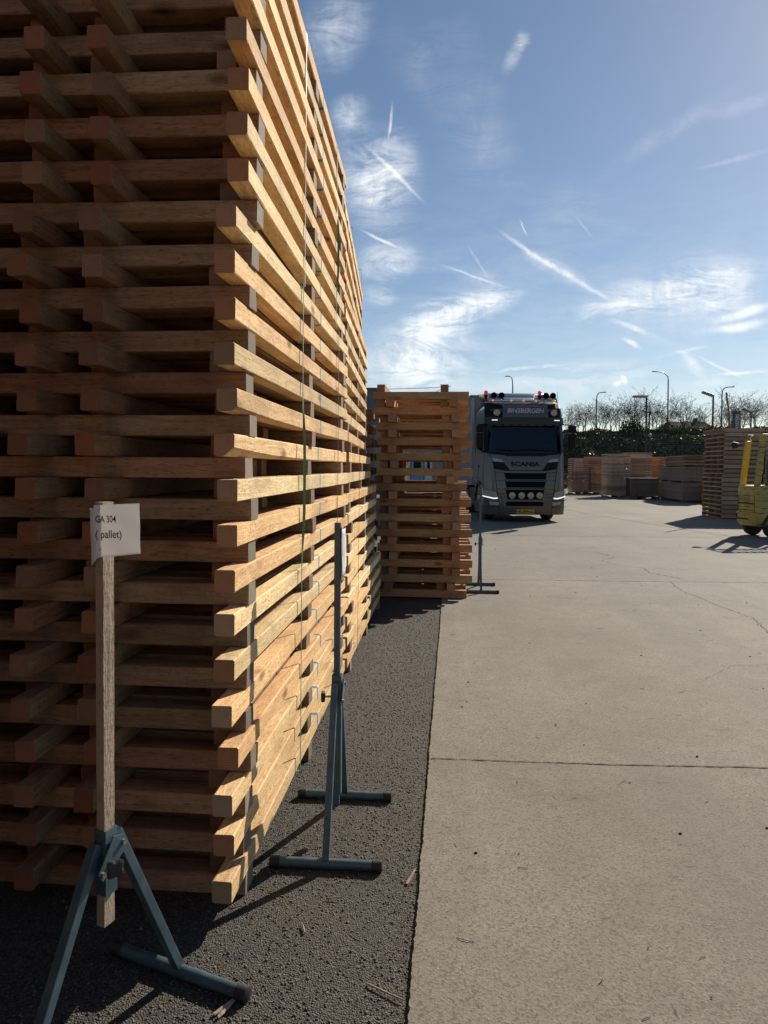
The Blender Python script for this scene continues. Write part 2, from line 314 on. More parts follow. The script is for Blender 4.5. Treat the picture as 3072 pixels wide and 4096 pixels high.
# ------------------------------------------------------------------ ground
AZ = -.015
def ground_mats():
    m, nt, b = newmat('concrete'); tc = N(nt, 'ShaderNodeTexCoord'); O = tc.outputs['Object']
    n1 = noise_tex(nt, O, .55, 7, .62); n2 = noise_tex(nt, O, 5, 6, .7); n3 = noise_tex(nt, O, 90, 6, .8)
    c = ramp(nt, n1.outputs[0], [(.3, (.185, .166, .135)), (.5, (.245, .222, .184)), (.72, (.295, .270, .226))]).outputs[0]
    c = mixc(nt, ramp(nt, n2.outputs[0], [(.42, 0.0), (.8, .45)]).outputs[0], c, (.115, .104, .088))
    # exposed aggregate speckle
    vo = N(nt, 'ShaderNodeTexVoronoi'); nt.links.new(O, vo.inputs['Vector']); vo.inputs['Scale'].default_value = 130
    sv = N(nt, 'ShaderNodeSeparateColor'); nt.links.new(vo.outputs['Color'], sv.inputs[0])
    c = mixc(nt, ramp(nt, sv.outputs[0], [(.5, 0.0), (.9, .75)]).outputs[0], c, (.115, .102, .085))
    c = mixc(nt, ramp(nt, sv.outputs[1], [(.86, 0.0), (.97, .3)]).outputs[0], c, (.36, .33, .28))
    c = mixc(nt, ramp(nt, n3.outputs[0], [(.50, 0.0), (.66, .62)]).outputs[0], c, (.115, .10, .082))
    # pits and dark spots
    v2 = N(nt, 'ShaderNodeTexVoronoi'); nt.links.new(O, v2.inputs['Vector']); v2.inputs['Scale'].default_value = 7
    pf = ramp(nt, v2.outputs['Distance'], [(.012, .7), (.03, 0.0)]).outputs[0]
    c = mixc(nt, pf, c, (.06, .05, .042))
    # tyre tracks running along the yard
    mp = N(nt, 'ShaderNodeMapping'); nt.links.new(O, mp.inputs[0]); mp.inputs['Rotation'].default_value = (0, 0, .5); mp.inputs['Scale'].default_value = (1.1, .07, 1)
    n5 = noise_tex(nt, mp.outputs[0], 1, 5, .6)
    c = mixc(nt, ramp(nt, n5.outputs[0], [(.48, 0.0), (.72, .6)]).outputs[0], c, (.15, .136, .118))
    # brushed lines near the edge
    mp = N(nt, 'ShaderNodeMapping'); nt.links.new(O, mp.inputs[0]); mp.inputs['Scale'].default_value = (150, 1.5, 1)
    n6 = noise_tex(nt, mp.outputs[0], 1, 2); se = N(nt, 'ShaderNodeSeparateXYZ'); nt.links.new(O, se.inputs[0])
    bf = mth(nt, 'LESS_THAN', mth(nt, 'ABSOLUTE', mth(nt, 'SUBTRACT', se.outputs[0], .19)), .045)
    c = mixc(nt, mth(nt, 'MULTIPLY', mth(nt, 'MULTIPLY', bf, .10), ramp(nt, n6.outputs[0], [(.45, 0.0), (.6, 1.0)]).outputs[0]), c, (.40, .36, .30))
    # each cast bay has its own tone; dark oily blotches
    bay = mth(nt, 'FRACT', mth(nt, 'MULTIPLY', mth(nt, 'FLOOR', mth(nt, 'DIVIDE', mth(nt, 'SUBTRACT', mth(nt, 'MULTIPLY_ADD', se.outputs[0], -.035, se.outputs[1]), 3.87), 6.4)), .37))
    c = mixc(nt, mth(nt, 'MULTIPLY', bay, .22), c, (.12, .11, .095))
    n8 = noise_tex(nt, O, 1.6, 8, .75)
    c = mixc(nt, ramp(nt, n8.outputs[0], [(.57, 0.0), (.70, .5)]).outputs[0], c, (.085, .076, .064))
    nt.links.new(c, b.inputs['Base Color']); setin(b, Roughness=.85); b.inputs['Specular IOR Level'].default_value = .2
    h = mth(nt, 'ADD', mth(nt, 'MULTIPLY', n3.outputs[0], 1.0), mth(nt, 'MULTIPLY', vo.outputs['Distance'], 1.3))
    bump(nt, b, h, .35, .0025)
    a, at, ab = newmat('asphalt'); tc = N(at, 'ShaderNodeTexCoord'); O = tc.outputs['Object']
    vo = N(at, 'ShaderNodeTexVoronoi'); at.links.new(O, vo.inputs['Vector']); vo.inputs['Scale'].default_value = 165
    sv = N(at, 'ShaderNodeSeparateColor'); at.links.new(vo.outputs['Color'], sv.inputs[0])
    c = ramp(at, sv.outputs[0], [(.0, (.022, .019, .015)), (.6, (.052, .044, .034)), (1.0, (.12, .104, .082))]).outputs[0]
    n1 = noise_tex(at, O, 2.2, 6, .6)
    c = mixc(at, ramp(at, n1.outputs[0], [(.5, 0.0), (.75, .6)]).outputs[0], c, (.085, .063, .042))
    n2 = noise_tex(at, O, 400, 2, .6)
    c = mixc(at, ramp(at, n2.outputs[0], [(.55, 0.0), (.75, .5)]).outputs[0], c, (.13, .105, .078))
    at.links.new(c, ab.inputs['Base Color']); setin(ab, Roughness=.8)
    n7 = noise_tex(at, O, 25, 4, .6)
    bump(at, ab, mth(at, 'ADD', mth(at, 'MULTIPLY', vo.outputs['Distance'], -1.3), n7.outputs[0]), 1.0, .0052)
    return m, a
M_CONC, M_ASPH = ground_mats()
g = MB(); g.add([(-900,-60,AZ-.012),(900,-60,AZ-.012),(900,1500,AZ-.012),(-900,1500,AZ-.012)], [(0,1,2,3)])
tag(g.build('ground', simple('far soil', (.09, .085, .06), .9, nsc=.3)), kind='structure')
g = MB(); g.add([(-30,-8,AZ),(2,-8,AZ),(2,62,AZ),(-30,62,AZ)], [(0,1,2,3)])
tag(g.build('asphalt_strip', M_ASPH), kind='structure')
def edge_x(y): return -.112+.0138*y
g = MB(); vsx = []; y = -6.0; rnd = random.Random(3); off = 0
while y < 57:
    off = off*.93+rnd.uniform(-.0012, .0012)
    vsx.append((edge_x(y)+off+rnd.uniform(-.003, .003), y)); y += .014 if y < 12 else .5
n = len(vsx)
pts = [(x, y, 0) for x, y in vsx]+[(60, y, 0) for x, y in vsx]+[(x-.004, y, AZ-.01) for x, y in vsx]
g.add(pts, [(i, n+i, n+i+1, i+1) for i in range(n-1)]+[(2*n+i, i, i+1, 2*n+i+1) for i in range(n-1)])
tag(g.build('concrete_yard', M_CONC), kind='structure')
# joints and cracks: thin dark ribbons 3 mm proud
M_JOINT = simple('joint filler', (.035, .03, .026), .95, nsc=60, amt=.4)
def ribbon(g, pts, w, z=.003, seed=0, jit=.004, step=.035):
    r = random.Random(seed); P = []
    for (a, b) in zip(pts[:-1], pts[1:]):
        L = math.hypot(b[0]-a[0], b[1]-a[1]); k = max(1, int(L/step))
        for i in range(k): P.append((a[0]+(b[0]-a[0])*i/k, a[1]+(b[1]-a[1])*i/k))
    P.append(pts[-1]); V = []
    for i, p in enumerate(P):
        q = P[min(i+1, len(P)-1)]; q0 = P[max(i-1, 0)]
        d = Vector((q[0]-q0[0], q[1]-q0[1])).normalized(); nn = Vector((-d.y, d.x))
        o = r.uniform(-jit, jit); ww = w*r.uniform(.35, 1.3)/2
        V += [(p[0]+nn.x*(o+ww), p[1]+nn.y*(o+ww), z), (p[0]+nn.x*(o-ww), p[1]+nn.y*(o-ww), z)]
    g.add(V, [(2*i, 2*i+1, 2*i+3, 2*i+2) for i in range(len(P)-1)])
g = MB()
ribbon(g, [(-.05, 3.872), (.9, 3.885), (1.8, 3.93), (6, 4.02)], .010, seed=1)
ribbon(g, [(.06, 10.2), (3, 10.33), (9, 10.75), (20, 11.4)], .014, seed=2, jit=.003, step=.1)
ribbon(g, [(.2, 16.9), (9, 17.3), (22, 18.0)], .02, seed=3, step=.2)
ribbon(g, [(5.1, 25.5), (6.7, 18.2), (8.0, 14)], .03, seed=4, step=.2)
ribbon(g, [(3.6, 42), (4.6, 30), (5.1, 25.5)], .035, seed=5, step=.3)
ribbon(g, [(.25, 25.4), (9, 26)], .03, seed=6, step=.3)
tag(g.build('slab_joints', M_JOINT), kind='structure')
g = MB()
ribbon(g, [(2.93, 13.9), (3.12, 13.1), (2.75, 12.6), (2.95, 11.9), (3.25, 11.7), (3.2, 11.2), (3.5, 10.6)], .011, seed=11, jit=.02, step=.06)
ribbon(g, [(3.25, 10.4), (3.15, 9.6), (3.25, 8.6), (3.35, 7.9), (3.2, 7.2), (3.5, 6.6)], .007, seed=12, jit=.018, step=.05)
ribbon(g, [(2.0, 5.55), (2.35, 5.95), (2.9, 6.1), (3.3, 6.0)], .003, seed=13, jit=.012, step=.05)
tag(g.build('slab_cracks', M_JOINT), kind='structure')
# pebbles bedded in the old asphalt (one mass)
def pebbles():
    rs = np.random.RandomState(5)
    t = (1+5**.5)/2
    ico = np.array([(-1,t,0),(1,t,0),(-1,-t,0),(1,-t,0),(0,-1,t),(0,1,t),(0,-1,-t),(0,1,-t),(t,0,-1),(t,0,1),(-t,0,-1),(-t,0,1)], float); ico /= np.linalg.norm(ico[0])
    F = np.array([(0,11,5),(0,5,1),(0,1,7),(0,7,10),(0,10,11),(1,5,9),(5,11,4),(11,10,2),(10,7,6),(7,1,8),(3,9,4),(3,4,2),(3,2,6),(3,6,8),(3,8,9),(4,9,5),(2,4,11),(6,2,10),(8,6,7),(9,8,1)])
    n = 56000
    y = 1.25+(rs.rand(n)**1.9)*7.0
    x0 = np.where(y < 2.7, -1.75, -.95)
    x = x0+rs.rand(n)*(edge_x(y)-.004-x0)
    s = .0013+rs.rand(n)**3*.0036
    sc = np.stack([s*rs.uniform(.7, 1.4, n), s*rs.uniform(.7, 1.4, n), s*rs.uniform(.45, .9, n)], 1)
    th = rs.rand(n)*6.28
    V = ico[None]*(1+rs.uniform(-.22, .22, (n, 12, 1)))*sc[:, None]
    c, s_ = np.cos(th)[:, None], np.sin(th)[:, None]
    X = V[:, :, 0]*c-V[:, :, 1]*s_+x[:, None]; Yv = V[:, :, 0]*s_+V[:, :, 1]*c+y[:, None]; Z = V[:, :, 2]+AZ+sc[:, 2:3]*.4
    V = np.stack([X, Yv, Z], 2).reshape(-1, 3); FF = (F[None]+12*np.arange(n)[:, None, None]).reshape(-1)
    me = bpy.data.meshes.new('pebbles'); me.vertices.add(len(V)); me.vertices.foreach_set('co', V.ravel())
    me.loops.add(len(FF)); me.loops.foreach_set('vertex_index', FF); me.polygons.add(len(FF)//3)
    me.polygons.foreach_set('loop_start', np.arange(0, len(FF), 3)); me.update(calc_edges=True)
    m, nt, b = newmat('pebble'); gi = N(nt, 'ShaderNodeNewGeometry')
    nt.links.new(ramp(nt, gi.outputs['Random Per Island'], [(0, (.030, .026, .020)), (.6, (.075, .064, .050)), (.95, (.125, .108, .086)), (1, (.24, .21, .16))]).outputs[0], b.inputs['Base Color'])
    setin(b, Roughness=.7); me.materials.append(m)
    tag(put('pebbles', me), kind='stuff')
pebbles()

# ------------------------------------------------------------------ heavy timber pallets
def beam_mesh(name, L, w, h, mats, seed=0, wane=0, seg=10):
    """timber along +Y, x in [-w,0], z in [0,h]"""
    r = random.Random(seed); rings = []
    h = h*(1-.035*r.random()**2); b = r.uniform(.002, .0055); jit = .0014
    bowx = r.uniform(-.004, .004); bowz = r.uniform(0, .0015)
    for k in range(seg+1):
        t = k/seg; y = L*t
        ox = bowx*math.sin(math.pi*t); oz = 0
        c = [(-w+b, 0), (-b, 0), (0, b), (0, h-b), (-b, h), (-w+b, h), (-w, h-b), (-w, b)]
        ring = []
        for i, (x, z) in enumerate(c):
            if wane and i in (1, 2):       # bark edge cut away at the lower outer corner
                q = max(0, 1-t*2.2)*wane*(1+.3*math.sin(9*t+seed))
                if i == 1: x -= q
                else: z += q*.8
            ring.append((x+ox+r.uniform(-jit, jit), y+(r.uniform(-.0015, .0015) if k in (0, seg) else 0), z+oz+r.uniform(-jit, jit)*.5))
        rings.append(ring)
    g = MB(); g.ring_loft(rings, 0, caps=False)
    n = 8; vs_ = rings[0]; g.add(rings[0], [tuple(reversed(range(n)))], 1); g.add(rings[-1], [tuple(range(n))], 1)
    me = bpy.data.meshes.new(name); me.from_pydata(g.v, [], g.f)
    for m in mats: me.materials.append(m)
    me.polygons.foreach_set('material_index', g.m)
    bm = bmesh.new(); bm.from_mesh(me); bmesh.ops.recalc_face_normals(bm, faces=bm.faces); bm.to_mesh(me); bm.free()
    return me
BH = .0785
RL, CLn = 2.88, 1.62
run_m = [beam_mesh('runner', RL, .072, BH, W_RUN_SHADE, i) for i in range(6)]
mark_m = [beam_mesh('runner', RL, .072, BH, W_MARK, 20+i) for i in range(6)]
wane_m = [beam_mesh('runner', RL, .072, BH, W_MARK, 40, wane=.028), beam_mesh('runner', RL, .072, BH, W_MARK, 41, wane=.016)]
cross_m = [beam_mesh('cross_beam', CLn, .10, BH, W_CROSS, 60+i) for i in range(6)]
shade_board_m = [beam_mesh('inner_board', CLn-.17, .10, BH-.001, (W_CROSS[0], W_CROSS[0]), 70+i) for i in range(3)]
rp = random.Random(11)
def heavy_pallet(x, y, z, rz, label, group, outer=None, sun_block=False, inner=False):
    t = thing('timber_pallet', label, 'pallet', (x, y, z), rz, group)
    for yc in (.27, 1.50, 2.72):
        j = rp.uniform(-.012, .010)
        put('cross_beam', rp.choice(cross_m), t, (j, yc+rp.uniform(-.012, .012), 0), (0, 0, R(90)))
    if inner:      # added boards between the cross beams that keep the stack's inside dark
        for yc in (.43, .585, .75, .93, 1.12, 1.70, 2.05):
            put('inner_board', rp.choice(shade_board_m), t, (-.165+rp.uniform(-.012, .0), yc+rp.uniform(-.02, .02), 0), (0, 0, R(90)))
    for i, xr in enumerate((0,) if sun_block else (0, -.482, -.731, -1.08, -1.50)):
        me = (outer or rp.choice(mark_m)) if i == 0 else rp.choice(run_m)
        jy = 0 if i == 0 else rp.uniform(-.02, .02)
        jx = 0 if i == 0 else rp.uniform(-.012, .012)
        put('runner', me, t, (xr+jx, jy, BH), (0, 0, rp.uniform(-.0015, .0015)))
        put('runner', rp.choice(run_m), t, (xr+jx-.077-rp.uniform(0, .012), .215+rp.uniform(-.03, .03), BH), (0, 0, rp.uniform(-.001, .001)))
    if sun_block:  # extra packed runners, added to keep sun out of the stack top
        for i in range(19):
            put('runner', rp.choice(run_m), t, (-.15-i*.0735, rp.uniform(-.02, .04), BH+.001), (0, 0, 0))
    return t
# near-end offsets read along the stack, lowest first (metres)
XO = [-.008, -.008, -.004, .008, -.008, -.002, -.004, .004, .007, .005, -.002, .005, .001, -.003, 0, .004]
YO = [.0, .02, -.01, .015, -.01, .0, .01, -.012, .0, .01, .0, .008, -.01, .012, 0, .0]
PER = 2*BH
for k in range(24):
    up_ = k >= 16
    if not up_: x, y, rz = -.714+XO[k], 2.40+YO[k], 0
    else: x, y, rz = -.672+rp.uniform(-.004, .006), 2.41+rp.uniform(-.012, .012), R(1.3)
    outer = wane_m[0] if k == 10 else (wane_m[1] if k == 11 else None)
    nm = 'lowest pallet' if k == 0 else ('topmost pallet' if k == 23 else ORD[k+1]+' pallet from the ground')
    heavy_pallet(x, y, AZ+k*PER, rz, nm+' in the nearest tall stack of golden timber pallets', 'pallets of the nearest tall stack', outer, k >= 22, True)
for k in range(23):
    if k < 12: x, y, rz = -.712+rp.uniform(-.008, .008), 5.35+rp.uniform(-.02, .02), R(.1)
    else: x, y, rz = -.745+rp.uniform(-.008, .008), 5.35+rp.uniform(-.02, .02), 0
    xf = -.712 if k < 4 else (-.77 if k < 9 else (-.84 if k < 11 else (-.885 if k < 19 else -.94)))
    rz = math.atan((x-xf)/2.86)
    nm = 'lowest pallet' if k == 0 else ('topmost pallet' if k == 22 else ORD[k+1]+' pallet from the ground')
    heavy_pallet(x, y, AZ+k*PER, rz, nm+' in the second timber stack, behind the nearest one', 'pallets of the second tall stack', None, k >= 21)

# added row to the left darkens the gaps; unseen stacks by the camera cut skylight
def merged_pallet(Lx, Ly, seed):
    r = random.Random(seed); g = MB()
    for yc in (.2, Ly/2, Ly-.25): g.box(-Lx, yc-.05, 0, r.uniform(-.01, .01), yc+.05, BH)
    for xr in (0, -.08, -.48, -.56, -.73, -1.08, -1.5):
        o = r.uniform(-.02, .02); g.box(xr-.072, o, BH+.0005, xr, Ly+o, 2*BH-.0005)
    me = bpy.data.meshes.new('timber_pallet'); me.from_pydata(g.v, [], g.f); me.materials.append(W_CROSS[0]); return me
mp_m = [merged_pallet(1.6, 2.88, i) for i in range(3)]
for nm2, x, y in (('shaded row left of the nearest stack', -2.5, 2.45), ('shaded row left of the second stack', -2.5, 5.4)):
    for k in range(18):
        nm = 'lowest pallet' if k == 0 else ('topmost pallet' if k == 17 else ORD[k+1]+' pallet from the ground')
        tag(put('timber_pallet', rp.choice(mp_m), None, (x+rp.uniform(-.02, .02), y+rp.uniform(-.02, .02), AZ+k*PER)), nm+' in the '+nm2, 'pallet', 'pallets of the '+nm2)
g = MB(); mm = mp_m[0]
for k in range(24):
    g.add([(v.co.x, v.co.y, v.co.z+k*PER) for v in mm.vertices], [tuple(p.vertices) for p in mm.polygons])
for k, (x, y) in enumerate(((-.78, -1.85), (-.80, -4.85), (-2.5, -1.6))):
    o = g.build('pallet_stack', W_CROSS[0], None, loc=(x, y, AZ))
    tag(o, ['timber stack beside the photographer, carrying on the left row', 'timber stack further behind the photographer in the left row', 'timber stack of the second row level with the photographer'][k], 'pallet stack', 'stacks behind the photographer')

# strapping bands: ribbon loops round the outer face
M_STRAP = simple('strap dark green', (.035, .06, .045), .35, nsc=20)
M_STRAPG = simple('strap bright green', (.07, .22, .10), .35, nsc=20)
def strap(x, y, z0, z1, lean, twist, label, xin=.5, mat=None, w=.014):
    t = MB(); V = []; n = 60
    for i in range(n+1):
        u = i/n; z = z0+(z1-z0)*u
        a = 0.0
        if twist: a = math.exp(-((u-twist[0])/twist[1])**4)*R(82)
        yc = y+lean*u; xc = x+.004+ (.012*math.exp(-((u-twist[0])/twist[1])**4) if twist else 0)
        dx, dy = math.sin(a)*w/2, math.cos(a)*w/2
        V += [(xc-dx, yc-dy, z), (xc+dx, yc+dy, z)]
    t.add(V, [(2*i, 2*i+1, 2*i+3, 2*i+2) for i in range(n)])
    # over the top and under the bottom, lying on the timber
    for z, yv in ((z1+.003, y+lean), (z0-.0, y)):
        t.add([(x+.004, yv-w/2, z), (x+.004, yv+w/2, z), (x-xin, yv+w/2, z), (x-xin, yv-w/2, z)], [(0, 1, 2, 3)])
    o = t.build('strapping_band', mat or M_STRAP)
    md = o.modifiers.new('thickness', 'SOLIDIFY'); md.thickness = .0012
    return tag(o, label, 'strap', 'plastic bands round the timber stacks')
zt1 = AZ+16*PER; zt2 = AZ+24*PER
strap(-.706, 3.50, AZ+.08, zt1+.02, .03, (.60, .13), 'dark band with a twisted green length round the lower half of the nearest stack', mat=M_STRAPG)
strap(-.706, 4.70, AZ+.08, zt1+.02, .05, (.22, .09), 'dark band on the lower half of the nearest stack, further from its front end')
strap(-.697, 3.52, zt1, zt2, .02, None, 'thin pale band at the front of the upper bundle of the nearest stack', mat=simple('strap silver', (.4, .42, .42), .3))
strap(-.724, 4.74, zt1+.01, zt2, .02, (.42, .18), 'band with a long green twist on the upper bundle of the nearest stack', mat=M_STRAPG)
strap(-.700, 5.85, AZ+.08, AZ+12*PER, .10, None, 'thin dark band at the near end of the second timber stack')
strap(-.712, 7.25, AZ+.08, AZ+12*PER, .05, None, 'thin dark band near the shaded far end of the second timber stack')
strap(-.770, 5.9, AZ+12*PER, AZ+23*PER, .05, None, 'upper near band on the second timber stack, above the other bands')
strap(-.842, 7.2, AZ+12*PER, AZ+23*PER, .0, None, 'upper far band of the second timber stack against the sky')

# ------------------------------------------------------------------ second kind of pallet (protruding shaded stack)
PH = .0935
px_m = [beam_mesh('cross_beam', 1.165, .095, PH, W_P, 80+i) for i in range(4)]
pr_m = [beam_mesh('runner', .92, .098, PH, W_P, 90+i) for i in range(4)]
def p_pallet(x, y, z, rz, label, group, short=False, front=True):
    """x = right end, y = front face of front cross beam"""
    t = thing('timber_pallet', label, 'pallet', (x, y, z), rz, group)
    for yc in (.095, .50, .86):
        put('cross_beam', rp.choice(px_m), t, (rp.uniform(-.01, .01), yc, 0), (0, 0, R(90)))
    for xr in (-.26, -1.03):
        put('runner', rp.choice(pr_m), t, (xr+rp.uniform(-.012, .012), .05+rp.uniform(-.02, .02), PH))
        if front: put('runner', rp.choice(pr_m), t, (xr+.112+rp.uniform(-.008, .012), -.09+rp.uniform(-.02, .02), PH))
    return t
xo = [.0, .065, .06, .055, .06, .05, .05, -.015, .06, .05, .048, .035, .015, .012]
for k in range(14):
    nm = 'lowest pallet' if k == 0 else ('topmost pallet' if k == 13 else ORD[k+1]+' pallet from the ground')
    p_pallet(.305+xo[k]*1.0, 8.71, k*2*PH+(0 if k else 0), R(rp.uniform(-.3, .3)), nm+' in the brown shaded stack beside the lorry', 'pallets of the shaded stack beside the lorry', front=k < 13)
for k in range(14):
    nm = 'lowest pallet' if k == 0 else ('topmost pallet' if k == 13 else ORD[k+1]+' pallet from the ground')
    p_pallet(.345+rp.uniform(-.02, .02), 10.05, k*2*PH, R(rp.uniform(-.3, .3)), nm+' in the stack just behind the brown shaded one', 'pallets of the stack behind the shaded one', front=k < 12)
for k in range(13):
    nm = 'lowest pallet' if k == 0 else ('topmost pallet' if k == 12 else ORD[k+1]+' pallet from the ground')
    p_pallet(-.92+rp.uniform(-.02, .02), 9.15, AZ+k*2*PH+.02, R(rp.uniform(-.4, .4)), nm+' in the stack left of the brown shaded one', 'pallets of the stack left of the shaded one')
g = MB(); g.tube([(-.7, 9.1, 2.60), (-.3, 9.15, 2.615), (.1, 9.1, 2.63)], .003, 4); g.tube([(-.12, 9.1, 2.55), (-.02, 9.12, 2.60), (.08, 9.1, 2.628)], .003, 4)
tag(g.build('loose_strap', M_STRAP), 'slack dark band stretched across the top of the brown shaded stack', 'strap')

# ------------------------------------------------------------------ sign stands
M_STEEL = simple('painted steel', (.075, .125, .15), .42, metal=.35, nsc=14, amt=.25, bsc=200, bst=.15, dirt=((.075, .055, .04), 26, .60))
M_STEELD = simple('dark steel bar', (.075, .11, .15), .4, metal=.4, nsc=14, amt=.2, bsc=200, bst=.15, dirt=((.085, .055, .035), 24, .62))
M_CAP = simple('black rubber', (.02, .02, .021), .55, nsc=40)
M_ZINC = simple('zinc bolt', (.45, .43, .38), .35, metal=.9, nsc=60)
def stand(name, label, loc, rz, tube_len, post_top, steel_post, post_bot=.10, spread=.60, lean=0.0, sleeve=(.44, .62)):
    t = thing(name, label, 'sign stand', loc, rz, 'folding sign stands')
    rT = .021
    for s in (-1, 1):
        y = s*spread/2
        g = MB(); g.tube([(-tube_len/2, y, rT), (tube_len/2, y, rT)], rT*.95, 16); ft = g.build('foot_tube', M_STEEL, t, smooth=True)
        for e in (-1, 1):
            g = MB(); x = e*tube_len/2; g.tube([(x-e*.028, y, rT), (x-e*.026, y, rT), (x+e*.010, y, rT), (x+e*.013, y, rT)], [rT*.98, rT*1.1, rT*1.1, rT*.85], 16); g.build('end_cap', M_CAP, ft, smooth=True)
        # square leg leaning up to the sleeve
        hi = Vector((s*.006, s*.028, sleeve[1]-.035 if s < 0 else sleeve[1]-.02)); lo = Vector((0, y, rT*1.6))
        g = MB(); g.bar(lo, hi, .028, .028, refv=(1, 0, 0)); g.build('leg', M_STEEL, t, bevel=.002)
    g = MB(); q = .021
    for a in ((-q, -q, q, -q+.003), (-q, q-.003, q, q), (-q, -q+.003, -q+.003, q-.003), (q-.003, -q+.003, q, q-.003)):
        g.box(a[0], a[1], sleeve[0], a[2], a[3], sleeve[1])
    g.build('sleeve', M_STEEL, t)
    # bracket plates with bolts
    g = MB(); g.add([(.026, -.055, sleeve[1]-.10), (.026, -.04, sleeve[1]-.125), (.026, .05, sleeve[1]-.07), (.026, .035, sleeve[1]-.03), (.026, .0, sleeve[1]-.02),
                     (.030, -.055, sleeve[1]-.10), (.030, -.04, sleeve[1]-.125), (.030, .05, sleeve[1]-.07), (.030, .035, sleeve[1]-.03), (.030, .0, sleeve[1]-.02)],
                    [(0,1,2,3,4), (9,8,7,6,5), (0,5,6,1), (1,6,7,2), (2,7,8,3), (3,8,9,4), (4,9,5,0)]); br = g.build('bracket', M_STEEL, t)
    g = MB()
    for (yy, zz) in ((-.042, sleeve[1]-.105), (.034, sleeve[1]-.05)):
        g = MB(); g.tube([(.028, yy, zz), (.038, yy, zz)], .008, 6); g.build('bolt', M_ZINC, br)
    return t
def knob(t, p, d, r=.02):
    p, d = Vector(p), Vector(d).normalized()
    g = MB(); g.tube([p, p+d*.035], .005, 8); kb = g.build('clamp_screw', M_ZINC, t, smooth=True)
    n = 40; a = d.orthogonal().normalized(); b = d.cross(a)
    rings = []
    for (o, s) in ((.032, .55), (.034, .9), (.046, 1.0), (.050, .75)):
        rings.append([p+d*o+(a*math.cos(x)+b*math.sin(x))*r*s*(1+.16*math.cos(4*x)) for x in [2*math.pi*i/n for i in range(n)]])
    g = MB(); g.ring_loft(rings); g.build('knob', M_CAP, kb, smooth=True)
# --- nearest stand with wooden post and paper sign
st1 = stand('sign_stand', 'blue-grey folding stand with a wooden post and a white paper sign', (-.915, 1.86, AZ), R(-18.8), .50, 1.5, False)
g = MB(); pw, pd = .027, .038
Vp = []; rr_ = random.Random(4)
for i in range(14):
    z = .352+(1.515-.352)*i/13
    Vp.append([(x+rr_.uniform(-.0006, .0006), y+rr_.uniform(-.0006, .0006), z) for x, y in ((-pw/2, -pd/2), (pw/2, -pd/2), (pw/2, pd/2), (-pw/2, pd/2))])
me = MB(); me.ring_loft(Vp)
me.m = [0]*len(me.m)
# beam material grain runs along local Y, so build lying and stand it up
mp_ = MB(); mp_.v = [(v[0], v[2], -v[1]) for v in me.v]; mp_.f = me.f; mp_.m = me.m
post = mp_.build('post', [W_POST[0], W_POST[1]], st1); post.rotation_euler = (R(90), 0, 0)
knob(st1, (.028, -.01, .53), (.85, -.5, .1), .024)
M_PAPER, pt, pb = newmat('paper')
setin(pb, Base_Color=(.84, .87, .93), Roughness=.45)
tr = N(pt, 'ShaderNodeBsdfTranslucent'); tr.inputs[0].default_value = (.82, .80, .76, 1)
mxs = N(pt, 'ShaderNodeMixShader'); mxs.inputs[0].default_value = .33
pt.links.new(pb.outputs[0], mxs.inputs[1]); pt.links.new(tr.outputs[0], mxs.inputs[2]); pt.links.new(mxs.outputs[0], pt.nodes['Material Output'].inputs[0])
M_INK = simple('black ink', (.012, .012, .013), .6)
def text_geo(txt, shear=0, bold=0, spacing=1.0):
    c = bpy.data.curves.new('t', 'FONT'); c.body = txt; c.shear = shear; c.offset = bold; c.space_character = spacing; c.resolution_u = 3
    o = bpy.data.objects.new('t', c); COL.objects.link(o)
    dg = bpy.context.evaluated_depsgraph_get(); dg.update()
    me = bpy.data.meshes.new_from_object(o.evaluated_get(dg)); bpy.data.objects.remove(o)
    V = [tuple(v.co) for v in me.vertices]; F = [tuple(p.vertices) for p in me.polygons]; bpy.data.meshes.remove(me)
    xs = [v[0] for v in V]; ys = [v[1] for v in V]
    x0, x1, y0, y1 = min(xs), max(xs), min(ys), max(ys)
    return [((v[0]-x0)/(x1-x0), (v[1]-y0)/(y1-y0)) for v in V], F
def text_on(name, txt, x0, x1, z0, z1, fy_, matl, parent, shear=0, bold=0, spacing=1.0):
    V, F = text_geo(txt, shear, bold, spacing)
    vv = []
    for a, b in V:
        x, z = x0+(x1-x0)*a, z0+(z1-z0)*b
        vv.append((x, fy_(x, z), z))
    me = bpy.data.meshes.new(name); me.from_pydata(vv, [], F); me.materials.append(matl)
    return put(name, me, parent)
# paper: sheet wrapped round the left side of the post (local x; front at y = -pd/2)
cr = math.cos(R(18.8)); 
sg = thing('paper_sign', 'white paper sign with black lettering stapled round the top of a wooden post', 'sign', (-.915, 1.86, AZ), R(6))
sg.rotation_euler = (0, R(-1.2), R(6)); sg.location.x += .0305
def sheet(x, z):
    y = -.0255 - .006*math.sin(max(0, x)*34) - .010*max(0, (x-.02)/.10)**2*2.0 + .0012*math.sin(z*70+x*60)
    if x < -.017: 
        d = -.017-x; y += d*.9 + .15*d*math.sin(z*20)
    return y
xs = np.linspace(-.033, .108, 34); zs = np.linspace(0, 1, 22)
V = []; 
for zi in zs:
    for x in xs:
        t = (x+.033)/.141
        zt = 1.508 + .004*t - (.008 if x < -.017 else 0)*(1-t); zb = 1.365+ .012*t - max(0, (-.010-x)/.022)*.022
        z = zb+(zt-zb)*zi
        V.append((x+.004*(z-1.43), sheet(x, z), z))
nx = len(xs); F = [(j*nx+i, j*nx+i+1, (j+1)*nx+i+1, (j+1)*nx+i) for j in range(len(zs)-1) for i in range(nx-1)]
g = MB(); g.add(V, F); o = g.build('paper_sheet', M_PAPER, sg, smooth=True); o.modifiers.new('thickness', 'SOLIDIFY').thickness = .0003
